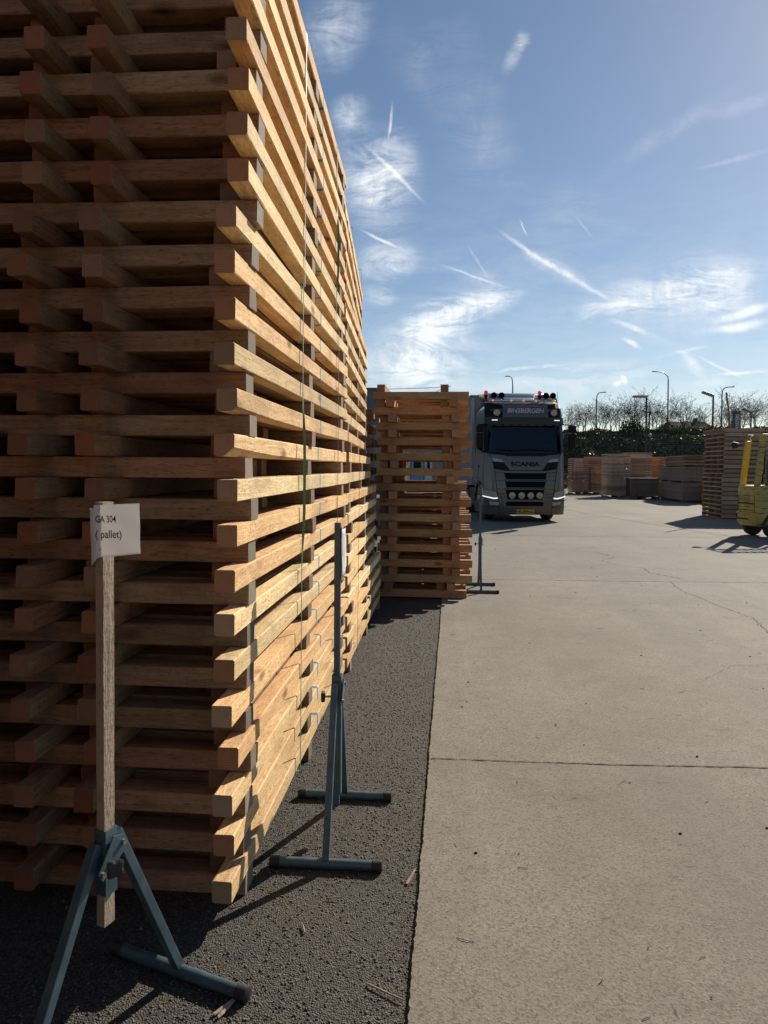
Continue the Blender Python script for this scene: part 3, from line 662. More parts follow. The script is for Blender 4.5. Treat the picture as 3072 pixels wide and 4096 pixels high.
text_on('lettering', 'GA 304', -.014, .044, 1.461, 1.4805, lambda x, z: sheet(x, z)-.0007, M_INK, sg, bold=.012)
text_on('lettering', '( pallet)', -.014, .058, 1.413, 1.441, lambda x, z: sheet(x, z)-.0007, M_INK, sg, bold=.012)
for z in (1.497, 1.389):
    g = MB(); g.tube([(-.006, -.0272, z-.004), (.002, -.0275, z+.003)], .0008, 6); g.build('staple', M_ZINC, sg)
# --- middle stand
def steel_stand(label, loc, rz, tl):
    t = stand('sign_stand', label, loc, rz, tl, 1.36, True, sleeve=(.17, .70))
    g = MB(); g.box(-.0135, -.0135, .12, .0135, .0135, 1.37); b = g.build('post', M_STEELD, t, bevel=.002)
    knob(t, (-.020, -.0, .60), (-1, -.1, 0), .024)
    return t
st2 = steel_stand('blue-grey steel stand with a dark square bar in front of the second timber stack', (-.456, 3.085, AZ), R(.5), .43)
st3 = copy_tree(st2); st3.location = (.50, 9.39, 0); st3['label'] = 'small steel sign stand at the right end of the brown shaded stack'
for src, lab, (x, y, z) in ((st2, 'paper card seen edge-on, fixed to the middle steel stand', (-.456, 3.085, AZ)), (st3, 'small pinkish card on the far stand beside the lorry', (.50, 9.39, 0))):
    s = thing('paper_sign', lab, 'sign', (x, y, z), 0, 'cards on the steel stands')
    g = MB(); V = []
    for j in range(10):
        zz = 1.13+.21*j/9
        for i in range(6):
            V.append((.0205+.003*(i/5)+.002*math.sin(j*.7+i), -.02+.11*i/5, zz))
    g.add(V, [(j*6+i, j*6+i+1, (j+1)*6+i+1, (j+1)*6+i) for j in range(9) for i in range(5)])
    o = g.build('paper_sheet', M_PAPER, s, smooth=True); o.modifiers.new('thickness', 'SOLIDIFY').thickness = .0004
    g = MB(); g.box(.0165, -.016, 1.12, .020, .05, 1.35); g.build('backing_board', W_POST[0], s)

# ------------------------------------------------------------------ lorry
TX, TY = 2.45, 21.2
lorry = thing('articulated_lorry', 'grey lorry with dark windscreen, roof horns and red beacons facing the camera', 'lorry', (TX, TY, 0), R(5.6))
M_BODY = simple('lorry paint', (.105, .088, .080), .38, metal=.25, nsc=2, amt=.1, coat=.7)
M_TRIM = simple('lorry trim', (.04, .04, .043), .55, nsc=4, amt=.15, spec=.3)
M_BLACK = simple('lorry black', (.006, .007, .009), .45, nsc=5, amt=.2, spec=.18)
M_GRILLE = simple('grille mesh', (.005, .006, .009), .7, nsc=60, amt=.5, spec=.1)
M_CHROME = simple('chrome', (.62, .62, .62), .18, metal=1, nsc=5, amt=.05)
M_LENS = simple('lamp lens', (.34, .33, .31), .12, nsc=50, amt=.35, coat=.6)
M_AMB = simple('orange strip', (.85, .28, .10), .3, nsc=40); M_AMBL = emis('amber lamp', (.9, .38, .04), .35)
M_RED = emis('red lamp', (.75, .02, .03), .25)
M_LED = emis('led strip', (.95, .97, 1.0), .8)
M_SILV = simple('silver paint', (.42, .42, .43), .3, metal=.5, nsc=3, amt=.1, coat=.5)
M_TRAIL = simple('trailer side', (.34, .35, .36), .45, nsc=3, amt=.12, bsc=0)
M_TYRE = simple('tyre', (.018, .018, .018), .8, nsc=30, amt=.4)
M_YEL = simple('plate yellow', (.75, .47, .03), .4, nsc=20, amt=.1)
M_LETTER = simple('silver lettering', (.5, .5, .5), .4, metal=.3)
M_BLUE = simple('plate blue', (.02, .05, .3), .4)
PY = [(.2, .05), (.35, .01), (.7, 0), (1.1, 0), (1.5, .03), (2.0, .09), (2.12, .12), (2.9, .30), (3.05, .30), (3.35, .36), (3.5, .46), (3.58, .58), (3.62, .72)]
def fy(x, z):
    y = PY[-1][1]
    if z <= PY[0][0]: y = PY[0][1]
    else:
        for (a, b), (c, d) in zip(PY[:-1], PY[1:]):
            if a <= z <= c: y = b+(d-b)*(z-a)/(c-a); break
    ax = abs(x)
    y += .07*(ax/1.2)**2
    if ax > .95: y += ((ax-.95)/.25)**2*.16
    return y
def T(cx, cy): return ((cx-862.6)*.002121, 4.122-cy*.0021325)
def loft_body(name, z_list, hw, depth, parent, matl):
    rings = []
    for z in z_list:
        h = hw(z); nxx = 25; r = []
        for i in range(nxx):
            x = -h+2*h*i/(nxx-1); r.append((x, fy(x*1.2/h, z), z))
        r += [(h, depth, z), (-h, depth, z)]
        rings.append(r)
    g = MB(); g.ring_loft(rings); return g.build(name, matl, parent, smooth=True)
loft_body('cab', [.22, .35, .7, 1.1, 1.5, 1.9, 2.08], lambda z: 1.2-(.02 if z < .3 else 0)-max(0, z-1.3)*.02, 2.15, lorry, M_BODY)
loft_body('cab_roof', [2.88, 3.0, 3.2, 3.35, 3.45, 3.52, 3.58, 3.61, 3.62], lambda z: 1.185-max(0, z-3.2)**2*.5, 2.15, lorry, M_BODY)
for s in (-1, 1):
    g = MB()
    pts = []
    for z in (2.06, 2.3, 2.6, 2.9):
        a = 1.19; b = 1.09
        y0 = fy(b, z); y1 = fy(1.19, z)
        pts.append([(s*b, y0, z), (s*a, y1, z), (s*a, y1+.10, z), (s*b, y1+.10, z)])
    g.ring_loft(pts); g.build('windscreen_pillar', M_BLACK, lorry)
    g = MB(); g.box(s*1.135, .98, 2.06, s*1.18, 2.14, 2.9); g.build('cab_side', M_BODY, lorry)
    g = MB(); g.box(s*1.150, .50, 2.08, s*1.165, .98, 2.88); g.build('side_window', M_BLACK, lorry)
g = MB(); g.box(-1.13, 2.0, 2.06, 1.13, 2.14, 2.9); g.build('cab_rear_wall', M_BLACK, lorry)
def panel(name, poly, off, thick, matl, parent=lorry, mirror=False, raw=False, bevel=0):
    """polygon in T() coordinates laid on the cab front"""
    P = [T(*p) if not raw else p for p in poly]
    if mirror: P = [(-x, z) for x, z in reversed(P)]
    bm = bmesh.new(); f = bm.faces.new([bm.verts.new((x, 0, z)) for x, z in P])
    xs = [p[0] for p in P]; zs = [p[1] for p in P]
    x = math.floor(min(xs)/.12)*.12
    while x < max(xs):
        if x > min(xs): bmesh.ops.bisect_plane(bm, geom=bm.verts[:]+bm.edges[:]+bm.faces[:], plane_co=(x, 0, 0), plane_no=(1, 0, 0))
        x += .12
    z = math.floor(min(zs)/.2)*.2
    while z < max(zs):
        if z > min(zs): bmesh.ops.bisect_plane(bm, geom=bm.verts[:]+bm.edges[:]+bm.faces[:], plane_co=(0, 0, z), plane_no=(0, 0, 1))
        z += .2
    front = list(bm.verts)
    r = bmesh.ops.extrude_face_region(bm, geom=bm.faces[:])
    new = [e for e in r['geom'] if isinstance(e, bmesh.types.BMVert)]; ns = set(new)
    for v in bm.verts:
        v.co.y = fy(v.co.x, v.co.z)-off+(0 if v in ns else thick)
    bmesh.ops.recalc_face_normals(bm, faces=bm.faces)
    me = bpy.data.meshes.new(name); bm.to_mesh(me); bm.free(); me.materials.append(matl)
    return put(name, me, parent)
# glass
M_GLASS, gt, gb = newmat('windscreen glass')
gt.nodes.remove(gb); ga = N(gt, 'ShaderNodeBsdfTransparent'); ga.inputs[0].default_value = (.30, .38, .42, 1)
gg = N(gt, 'ShaderNodeBsdfGlossy'); gg.inputs['Roughness'].default_value = .03; gg.inputs[0].default_value = (.8, .9, 1, 1)
lw = N(gt, 'ShaderNodeLayerWeight'); lw.inputs[0].default_value = .25
gm = N(gt, 'ShaderNodeMixShader'); gt.links.new(mth(gt, 'MULTIPLY_ADD', lw.outputs['Fresnel'], .6, .03, clamp=True), gm.inputs[0]); gt.links.new(ga.outputs[0], gm.inputs[1]); gt.links.new(gg.outputs[0], gm.inputs[2]); gt.links.new(gm.outputs[0], gt.nodes['Material Output'].inputs[0])
panel('windscreen', [(345, 955), (345, 590), (1385, 590), (1385, 955), (1300, 975), (600, 975), (420, 968)], .0, .008, M_GLASS)
# interior
g = MB(); g.box(-1.1, .28, 2.0, 1.1, .75, 2.14); g.build('dashboard', M_TRIM, lorry, bevel=.03)
for sx in (-.62, .62):
    g = MB(); g.box(sx-.27, 1.15, 2.0, sx+.27, 1.35, 2.62); g.box(sx-.15, 1.17, 2.62, sx+.15, 1.3, 2.82); g.build('seat', M_TRIM, lorry, bevel=.04)
g = MB(); c0 = Vector((.70, .55, 2.30))
n = 24; rg = [(c0+Vector((math.cos(a)*.23, math.sin(a)*.12, math.sin(a)*.19))) for a in [2*math.pi*i/n for i in range(n+1)]]
g.tube(rg, .016, 6); g.tube([c0+Vector((-.22, 0, 0)), c0, c0+Vector((.22, 0, 0))], .02, 6); g.tube([c0, c0+Vector((0, .1, -.2))], .04, 8)
g.build('steering_wheel', simple('wheel rim', (.30, .31, .30), .4), lorry, smooth=True)
g = MB()
for i in range(9):
    cx = -1.02+i*.2525; pts = [(cx+.085*math.cos(a), 0, 2.885-.075*math.sin(a)) for a in [math.pi*k/10 for k in range(11)]]
    g.add([(x, fy(x, z)+.03, z) for x, _, z in pts], [tuple(range(11))])
g.build('curtain_fringe', simple('fringe cloth', (.30, .32, .34), .8), lorry)
# front details
panel('windscreen_base', [(315, 948), (600, 975), (1130, 975), (1400, 948), (1400, 962), (1365, 985), (1180, 1003), (1130, 1018), (600, 1018), (560, 1003), (360, 985), (310, 950)], .012, .05, M_BLACK)
panel('sun_visor', [(300, 480), (1410, 475), (1415, 580), (1270, 582), (1240, 577), (440, 577), (410, 582), (302, 572)], .15, .12, M_TRIM, bevel=.01)
for q in (395, 1270): panel('visor_lamp', [(q, 512), (q+78, 512), (q+78, 522), (q, 522)], .158, .01, M_LED)
panel('sign_box', [(556, 318), (1197, 318), (1197, 474), (556, 474)], .05, .06, M_BODY)
panel('sign_frame', [(556, 312), (1197, 312), (1197, 320), (556, 320)], .056, .01, M_CHROME)
x0, z0 = T(617, 412); x1, z1 = T(1142, 345)
text_on('lettering', 'BINSBERGEN', x0, x1, z0, z1, lambda x, z: fy(x, z)-.055, M_LETTER, lorry, shear=.22, bold=.03)
panel('roof_front_trim', [(315, 262), (395, 262), (555, 300), (555, 470), (315, 470)], .010, .02, M_BLACK)
panel('roof_front_trim', [(1200, 300), (1320, 262), (1385, 262), (1395, 470), (1200, 470)], .010, .02, M_BLACK)
def round_lamp(cx, cy, r=.10, off=.05, yb=None):
    x, z = T(cx, cy); y = fy(x, z)-off
    g = MB(); g.tube([(x, y+.10, z), (x, y+.01, z), (x, y-.005, z)], [r*1.0, r*1.12, r*1.08], 24); lp = g.build('round_lamp', M_BLACK, lorry, smooth=True)
    g = MB(); g.tube([(x, y-.004, z), (x, y-.014, z), (x, y-.018, z)], [r, r*.97, r*.6], 24); g.build('lens', M_LENS, lp, smooth=True)
    g = MB(); g.box(x-r*.78, y-.022, z-.011, x+r*.78, y-.017, z+.011); g.build('orange_strip', M_AMB, lp)
for cx, cy in ((473, 408), (1280, 408)): round_lamp(cx, cy)
# front panel with lettering
panel('eyebrow', [(402, 1095), (560, 1103), (640, 1212), (1095, 1212), (1175, 1103), (1325, 1095), (1300, 1195), (1150, 1222), (570, 1222), (420, 1195)], .010, .03, M_BLACK)
x0, z0 = T(652, 1158); x1, z1 = T(1060, 1096)
text_on('lettering', 'SCANIA', x0, x1, z0, z1, lambda x, z: fy(x, z)-.012, M_BLACK, lorry, bold=.045, spacing=1.05)
for mir in (False, True):
    panel('upper_lamp', [(400, 1044), (525, 1066), (557, 1104), (412, 1092)], .016, .03, M_LENS, mirror=mir)
    panel('headlamp', [(258, 1488), (450, 1512), (475, 1598), (420, 1605), (275, 1565)], .015, .04, M_LENS, mirror=mir)
    panel('daylight_strip', [(272, 1567), (420, 1597), (474, 1594), (471, 1608), (414, 1611), (284, 1582)], .022, .01, M_LED, mirror=mir)
    panel('fog_lamp', [(362, 1645), (487, 1655), (487, 1702), (372, 1690)], .010, .03, M_LENS, mirror=mir)
    panel('panel_seam', [(345, 985), (352, 985), (415, 1060), (435, 1230), (505, 1830), (496, 1830), (428, 1230), (405, 1060)], .006, .01, M_BLACK, mirror=mir)
    panel('panel_seam', [(225, 1500), (460, 1500), (460, 1506), (225, 1506)], .006, .01, M_BLACK, mirror=mir)
    panel('panel_seam', [(230, 1625), (485, 1645), (485, 1650), (230, 1631)], .006, .01, M_BLACK, mirror=mir)
    panel('step_recess', [(232, 1722), (500, 1722), (500, 1728), (232, 1728)], .006, .01, M_BLACK, mirror=mir)
    for a, b in ((1240, 1246), (1296, 1300), (1352, 1358), (1412, 1415), (1470, 1476), (1536, 1541), (1580, 1584)):
        panel('grille_seam', [(438+(a-1240)*.1, a), (580, a+6), (580, b+6), (438+(a-1240)*.1, b)], .006, .008, M_BLACK, mirror=mir)
panel('grille_opening', [(563, 1252), (1157, 1252), (1142, 1338), (585, 1338)], .010, .03, M_GRILLE)
panel('grille_opening', [(573, 1368), (1145, 1368), (1122, 1452), (592, 1452)], .010, .03, M_GRILLE)
panel('grille_opening', [(583, 1482), (1122, 1482), (1095, 1618), (612, 1618)], .010, .03, M_GRILLE)
panel('grille_opening', [(610, 1648), (1090, 1648), (1117, 1672), (1102, 1708), (600, 1708), (583, 1672)], .010, .03, M_GRILLE)
for q in (1345, 1458): panel('grille_lip', [(560, q), (1150, q), (1145, q+14), (568, q+14)], .03, .03, M_TRIM)
for cx in (670, 800, 927, 1053): round_lamp(cx, 1562, .098, .04)
panel('number_plate', [(718, 1757), (982, 1757), (982, 1811), (718, 1811)], .022, .015, M_YEL)
panel('plate_band', [(720, 1759), (742, 1759), (742, 1809), (720, 1809)], .0235, .006, M_BLUE)
x0, z0 = T(756, 1804); x1, z1 = T(966, 1768)
text_on('lettering', '45-BVN-6', x0, x1, z0, z1, lambda x, z: fy(x, z)-.0245, M_BLACK, lorry, bold=.02)
# wipers
g = MB()
for (a, b) in (((350, 922), (790, 948)), ((800, 922), (1262, 942))):
    (xa, za), (xb, zb) = T(*a), T(*b)
    g.tube([(xa, fy(xa, za)-.02, za), ((xa+xb)/2, fy((xa+xb)/2, (za+zb)/2)-.035, (za+zb)/2+.005), (xb, fy(xb, zb)-.02, zb)], .011, 6)
g.build('wiper', M_BLACK, lorry)
# roof tubes, marker lamps, horns, beacons
g = MB(); pts = []
for i in range(25):
    x = -1.0+2*i/24; pts.append((x*1.0, .50+.07*(x/1.2)**2+(.1 if abs(x) > .98 else 0), 3.625))
g.tube(pts, .032, 10); g.build('roof_bar', M_CHROME, lorry, smooth=True)
for cx in (425, 685, 860, 1035, 1297):
    x, z = T(cx, 236); g = MB(); g.box(x-.028, .40, z-.028, x+.028, .46, z+.028); g.build('marker_lamp', M_AMBL, lorry, bevel=.012)
for cx in (433, 540, 1168, 1267):
    x, z = T(cx, 167); g = MB(); g.tube([(x, .36, z), (x, .40, z), (x, .50, z), (x, .75, z+.01), (x, 1.2, z+.02)], [.092, .078, .05, .028, .022], 24, caps=False); hn = g.build('air_horn', M_BLACK, lorry, smooth=True)
    hn.modifiers.new('t', 'SOLIDIFY').thickness = .004
    g = MB(); g.tube([(x, .44, z), (x, .43, z)], [.04, .04], 16); g.build('horn_throat', M_GRILLE, hn)
    g = MB(); g.tube([(x, .355, z), (x, .365, z)], [.094, .094], 24, caps=False); g.build('horn_rim', M_TRIM, hn)
for cx in (360, 1137):
    x, z = T(cx, 105); g = MB(); g.tube([(x, .9, z-.075), (x, .9, z+.045), (x, .9, z+.065)], [.06, .058, .03], 14); bc = g.build('beacon', M_RED, lorry, smooth=True)
    g = MB(); g.tube([(x, .9, z-.20), (x, .9, z-.07)], [.03, .065], 10); g.build('beacon_base', M_BLACK, bc)
# roof deflector
def loft_box(name, secs, matl, parent=lorry):
    g = MB(); rings = []
    for (y, x0, x1, z0, z1, r) in secs:
        c = [(x0, z0), (x1, z0), (x1, z1-r), (x1-r*.3, z1-r*.3), (x1-r, z1), (x0+r, z1), (x0+r*.3, z1-r*.3), (x0, z1-r)]
        rings.append([(x, y, z) for x, z in c])
    g.ring_loft(rings); return g.build(name, matl, parent, smooth=True)
loft_box('roof_deflector', [(.95, -.80, .42, 3.62, 3.72, .04), (1.10, -.92, .50, 3.62, 3.88, .05), (1.45, -1.0, .9, 3.62, 3.945, .05), (2.3, -1.05, 1.0, 3.6, 3.99, .05)], M_SILV)
loft_box('deflector_lip', [(.70, -.52, .36, 3.61, 3.66, .02), (.85, -.56, .40, 3.61, 3.75, .03), (1.2, -.6, .4, 3.62, 3.78, .03)], M_SILV)
for s in (-1, 1):
    g = MB(); pr = [(1.0, 3.55), (1.25, 3.78), (1.5, 3.9), (2.6, 3.95), (2.6, 1.2), (2.2, 1.2), (2.2, 3.4)]
    g.ring_loft([[(s*1.19, y, z) for y, z in pr], [(s*1.13, y, z) for y, z in pr]]); fr = g.build('side_fairing', M_BODY, lorry)
    x, z = (s*1.16, 3.86); g = MB(); g.tube([(x, 1.36, z), (x, 1.42, z)], .04, 12); g.build('marker_lamp', M_AMBL, lorry)
    # mirrors
    g = MB(); xa, xb = s*1.27, s*1.47
    g.box(xa, -.02, 2.655, xb, .20, 2.86); mi = g.build('mirror', M_BLACK, lorry, bevel=.025)
    g = MB(); g.ring_loft([[(s*1.275, .0, 2.14), (s*1.45, .0, 2.20), (s*1.45, .2, 2.20), (s*1.275, .2, 2.14)], [(s*1.275, -.02, 2.615), (s*1.475, -.02, 2.615), (s*1.475, .2, 2.615), (s*1.275, .2, 2.615)]]); g.build('mirror', M_BLACK, lorry, bevel=.02)
    g = MB(); g.tube([(s*1.15, .32, 2.90), (s*1.42, .12, 2.875)], .018, 6); g.tube([(s*1.17, .25, 2.06), (s*1.42, .1, 2.17)], .025, 6); g.tube([(s*1.40, .1, 2.15), (s*1.40, .1, 2.88)], .02, 6); g.build('mirror_arm', M_BLACK, mi)
    # door seams and handle, arch, sill
    g = MB(); 
    g.box(s*1.203, .42, .95, s*1.207, .432, 2.06); g.box(s*1.203, 1.50, .95, s*1.207, 1.512, 2.06); g.box(s*1.203, .432, 1.28, s*1.207, 1.5, 1.292); g.build('door_seam', M_BLACK, lorry)
    g = MB(); g.box(s*1.20, 1.28, 1.62, s*1.225, 1.46, 1.68); g.build('door_handle', M_BLACK, lorry, bevel=.008)
    g = MB(); n = 14; a0 = [math.pi*k/n for k in range(n+1)]
    rg = [[(s*xx, 1.25+rr*math.cos(a), .55+rr*math.sin(a)) for xx, rr in ((1.17, .56), (1.24, .56), (1.24, .66), (1.17, .66))] for a in a0]
    g.ring_loft(rg); g.build('wheel_arch', M_TRIM, lorry, smooth=True)
    for k, yw in enumerate((1.25, 4.9, 9.6, 10.9, 12.2)):
        g = MB(); r0 = .50 if k < 2 else .48; xo_ = s*.92; wdt = .30
        g.tube([(xo_-wdt/2-.0, yw, r0), (xo_-wdt/2+.04, yw, r0), (xo_+wdt/2-.04, yw, r0), (xo_+wdt/2, yw, r0)], [r0-.05, r0, r0, r0-.05], 32); wh = g.build('wheel', M_TYRE, lorry, smooth=True)
        g = MB(); xr = xo_+s*(wdt/2+.002); g.tube([(xr-s*.05, yw, r0), (xr+s*.01, yw, r0)], [.30, .26], 24); g.tube([(xr, yw, r0), (xr+s*.06, yw, r0)], [.12, .09], 16); g.build('rim', M_SILV, wh, smooth=True)
    # chassis side: tank and skirts
    g = MB(); g.box(s*.75, 2.3, .35, s*1.18, 3.5, .95); g.build('fuel_tank', M_SILV if s > 0 else M_TRIM, lorry, bevel=.05)
g = MB(); g.box(-.45, .8, .6, .45, 12.6, 1.0); g.build('chassis', M_BLACK, lorry)
g = MB(); g.box(-1.0, .25, .22, 1.0, 2.0, .5); g.build('underbody', M_BLACK, lorry)
g = MB(); x, z = T(1440, 1632); g.tube([(x-.03, .35, z), (x+.005, .33, z)], .034, 12); g.tube([(1.17, .36, z), (x-.02, .35, z)], .012, 6); g.build('side_marker', M_RED, lorry, smooth=True)
x, z = T(1400, 1812); g = MB(); g.box(x-.07, .28, z-.03, x+.07, .42, z+.03); g.build('corner_step', simple('yellow block', (.42, .30, .10), .6), lorry, bevel=.012)
g = MB(); g.tube([(1.12, .9, 3.4), (1.15, .95, 3.95)], .006, 5); g.build('antenna', M_BLACK, lorry)
# trailer
trl = thing('lorry_trailer', 'tall pale grey box trailer hitched behind the lorry cab', 'trailer', (TX-math.sin(R(5.6))*2.85, TY+math.cos(R(5.6))*2.85, 0), R(5.6))
g = MB(); g.box(-1.24, 0, 1.02, 1.22, 12.6, 3.98); g.build('box_body', M_TRAIL, trl, bevel=.02)
g = MB()
for i in range(60):
    yv = .1+i*.21; g.box(-1.262, yv, 1.05, -1.2405, yv+.035, 3.95)
g.build('side_ribs', M_TRAIL, trl)
g = MB(); g.box(-1.28, -.02, 3.94, 1.26, 12.62, 4.02); g.build('top_rail', simple('dark rail', (.08, .085, .09), .4, metal=.5), trl)
g = MB(); g.box(-1.2, 3, .45, -1.17, 9, .95); g.box(1.17, 3, .45, 1.2, 9, .95); g.build('side_guard', M_TRIM, trl)

# ------------------------------------------------------------------ forklift
M_FY = simple('worn yellow paint', (.44, .32, .055), .5, nsc=5, amt=.28, bsc=60, bst=.2, dirt=((.06, .045, .025), 9, .53), coat=.15)
M_FY2 = simple('bright yellow post', (.80, .45, .02), .45, nsc=6, amt=.12, dirt=((.15, .09, .03), 14, .68))
def ys(m):   # horizontal scrapes
    nt = m.node_tree
    for n in nt.nodes:
        if n.type == 'TEX_NOISE' and n.inputs['Scale'].default_value == 9:
            mp = N(nt, 'ShaderNodeMapping'); tcn = [q for q in nt.nodes if q.type == 'TEX_COORD'][0]
            mp.inputs['Scale'].default_value = (.35, .35, 3.2); nt.links.new(tcn.outputs['Object'], mp.inputs[0]); nt.links.new(mp.outputs[0], n.inputs['Vector'])
ys(M_FY)
M_FBLK = simple('forklift black', (.02, .02, .02), .6, nsc=10)
fl = thing('forklift', 'worn yellow forklift truck with overhead guard at the right edge', 'forklift', (7.37, 17.2, 0), R(12))
# local: +X forward, y from 0 (near side) to 0.95 (far side); rear end at x=0
def rounded(z, r, x1, ins=0):
    P = []
    for (cx, cy, a0) in ((r+ins, r+ins, 180), (x1, 0, None), (x1, .95, None), (r+ins, .95-r-ins, 90)):
        if a0 is None: P.append((cx, cy+(ins if cy == 0 else -ins), z))
        else:
            rngs = range(0, 7)
            for k in rngs:
                a = R(a0+90*k/6) if a0 == 180 else R(90+90*k/6)
                P.append((cx+r*math.cos(a), cy+r*math.sin(a), z))
    return P
def rr(z, r, x1, ins=0):
    P = []
    for k in range(7):
        a = R(270-90*k/6); P.append((ins+r+r*math.cos(a), ins+r+r*math.sin(a), z))
    for k in range(7):
        a = R(180-90*k/6); P.append((ins+r+r*math.cos(a), .95-ins-r+r*math.sin(a), z))
    P += [(x1, .95-ins, z), (x1, ins, z)]
    return P
g = MB(); g.ring_loft([rr(.26, .16, .62, .05), rr(.34, .16, .60, .0), rr(.58, .16, .60, 0)]); g.build('bumper_weight', M_FY, fl, smooth=True)
g = MB(); g.ring_loft([rr(.585, .15, .62, .012), rr(1.16, .15, .62, .012), rr(1.205, .15, .62, .03), rr(1.225, .14, .62, .07)]); cw = g.build('counterweight', M_FY, fl, smooth=True)
g = MB(); g.box(.64, .0, .50, 1.75, .95, 1.16); g.box(1.28, .01, .12, 1.7, .94, .5); g.build('body', M_FY, fl, bevel=.02)
g = MB(); g.box(.62, .01, .60, .64, .94, 1.15); g.build('body_seam', M_FBLK, fl)
# rear engraved panel: seam outline and lettering on the rear face (x=0 side)
g = MB(); X0 = .006
for a in ((.20, .975, .83, .985), (.20, .80, .83, .812), (.20, .60, .212, .98), (.82, .60, .83, .98), (.20, .63, .83, .64)):
    g.box(X0, a[0], a[1], X0+.01, a[2], a[3])
g.build('panel_seam', M_FBLK, fl)
V, F = text_geo('STER', 0, .03, 1.1)
me = bpy.data.meshes.new('lettering'); me.from_pydata([(.004, .80-.45*a, .83+.105*b) for a, b in V], [], F); me.materials.append(simple('raised letters', (.30, .22, .05), .5)); put('lettering', me, fl)
g = MB(); g.box(-.002, .26, .78, .01, .82, .80); g.build('badge_strip', M_FBLK, fl)
g = MB(); g.box(-.004, .42, .40, .02, .85, .44); g.box(-.002, .86, .42, .02, .875, .54); g.build('tow_slot', M_FBLK, fl)
for (xw, yw) in ((.42, .10), (.42, .85), (1.62, .06), (1.62, .89)):
    r0 = .23 if xw < 1 else .27
    g = MB(); g.tube([(xw, yw-.08, r0), (xw, yw-.06, r0), (xw, yw+.06, r0), (xw, yw+.08, r0)], [r0-.04, r0, r0, r0-.04], 28); wh = g.build('wheel', M_TYRE, fl, smooth=True)
    g = MB(); e = -.082 if yw < .5 else .082; g.tube([(xw, yw+e, r0), (xw, yw+e*1.12, r0)], [.12, .10], 18); g.build('rim', M_FBLK, wh, smooth=True)
g = MB(); n = 12
rg = [[(.44+q*math.cos(a), yy, .27+q*math.sin(a)) for q, yy in ((.27, -.004), (.36, -.004), (.36, .03), (.27, .03))] for a in [math.pi*k/n for k in range(n+1)]]
g.ring_loft(rg); g.build('wheel_arch', M_FBLK, fl, smooth=True)
# overhead guard
ZG = 2.42
lean = .125
for yv, mm in ((.27, M_FY), (.82, M_FY2)):
    g = MB(); g.bar((.12, yv, 1.2), (.12+lean, yv, ZG-.04 if yv < .5 else ZG-.13), .10, .12, refv=(1, 0, 0)); g.build('guard_post', mm, fl, bevel=.012)
    g = MB(); g.bar((1.62, yv, 1.1), (1.40, yv, ZG), .07, .08, refv=(1, 0, 0)); g.build('guard_post', M_FY, fl, bevel=.012)
g = MB()
for yv in (.27, .82): g.bar((.12+lean-.03, yv, ZG), (1.5, yv, ZG), .07, .06)
for i in range(8):
    xx = .30+i*.16; g.bar((xx, .30, ZG), (xx, .79, ZG), .03, .04)
g.build('guard_roof', M_FY, fl, bevel=.008)
g = MB(); g.tube([(.32, .80, ZG-.16), (.27, .79, ZG-.03), (.22, .6, ZG+.01), (.24, .3, ZG+.02)], .012, 6); g.build('cable', M_CHROME, fl)
g = MB(); g.tube([(.06, .92, ZG-.22), (-.02, .98, ZG-.22), (-.06, 1.0, ZG-.225)], [.05, .085, .08], 16); wl_ = g.build('work_lamp', M_FBLK, fl, smooth=True)
g = MB(); g.tube([(-.062, 1.0, ZG-.225), (-.07, 1.008, ZG-.227)], [.07, .06], 16); g.build('lens', M_LENS, wl_)
g = MB(); g.tube([(.06, .92, ZG-.22), (.22, .88, ZG-.17)], .02, 6); g.build('lamp_bracket', M_FBLK, wl_)
g = MB(); g.box(.62, .22, 1.16, 1.15, .73, 1.3); g.box(.64, .24, 1.3, .76, .71, 1.85); g.build('seat', M_FBLK, fl, bevel=.04)
g = MB(); g.box(1.78, .15, .1, 1.86, .25, 2.1); g.box(1.78, .70, .1, 1.86, .80, 2.1); g.box(1.79, .25, 2.0, 1.85, .70, 2.08); g.box(1.79, .25, .2, 1.85, .70, .3); ms = g.build('mast', M_FBLK, fl)
g = MB()
for yv in (.25, .62): g.box(1.9, yv, .05, 2.95, yv+.1, .09); g.box(1.87, yv, .05, 1.91, yv+.1, .6)
g.build('fork', M_FBLK, ms)
g = MB(); c1_ = Vector((1.28, .30, 1.45)); rg = [c1_+Vector((math.cos(a)*.08, math.sin(a)*.15, math.sin(a)*0+math.cos(a)*.1)) for a in [2*math.pi*i/16 for i in range(17)]]
g.tube(rg, .012, 6); g.tube([c1_, (1.5, .3, 1.1)], .02, 6); g.build('steering_wheel', M_FBLK, fl)

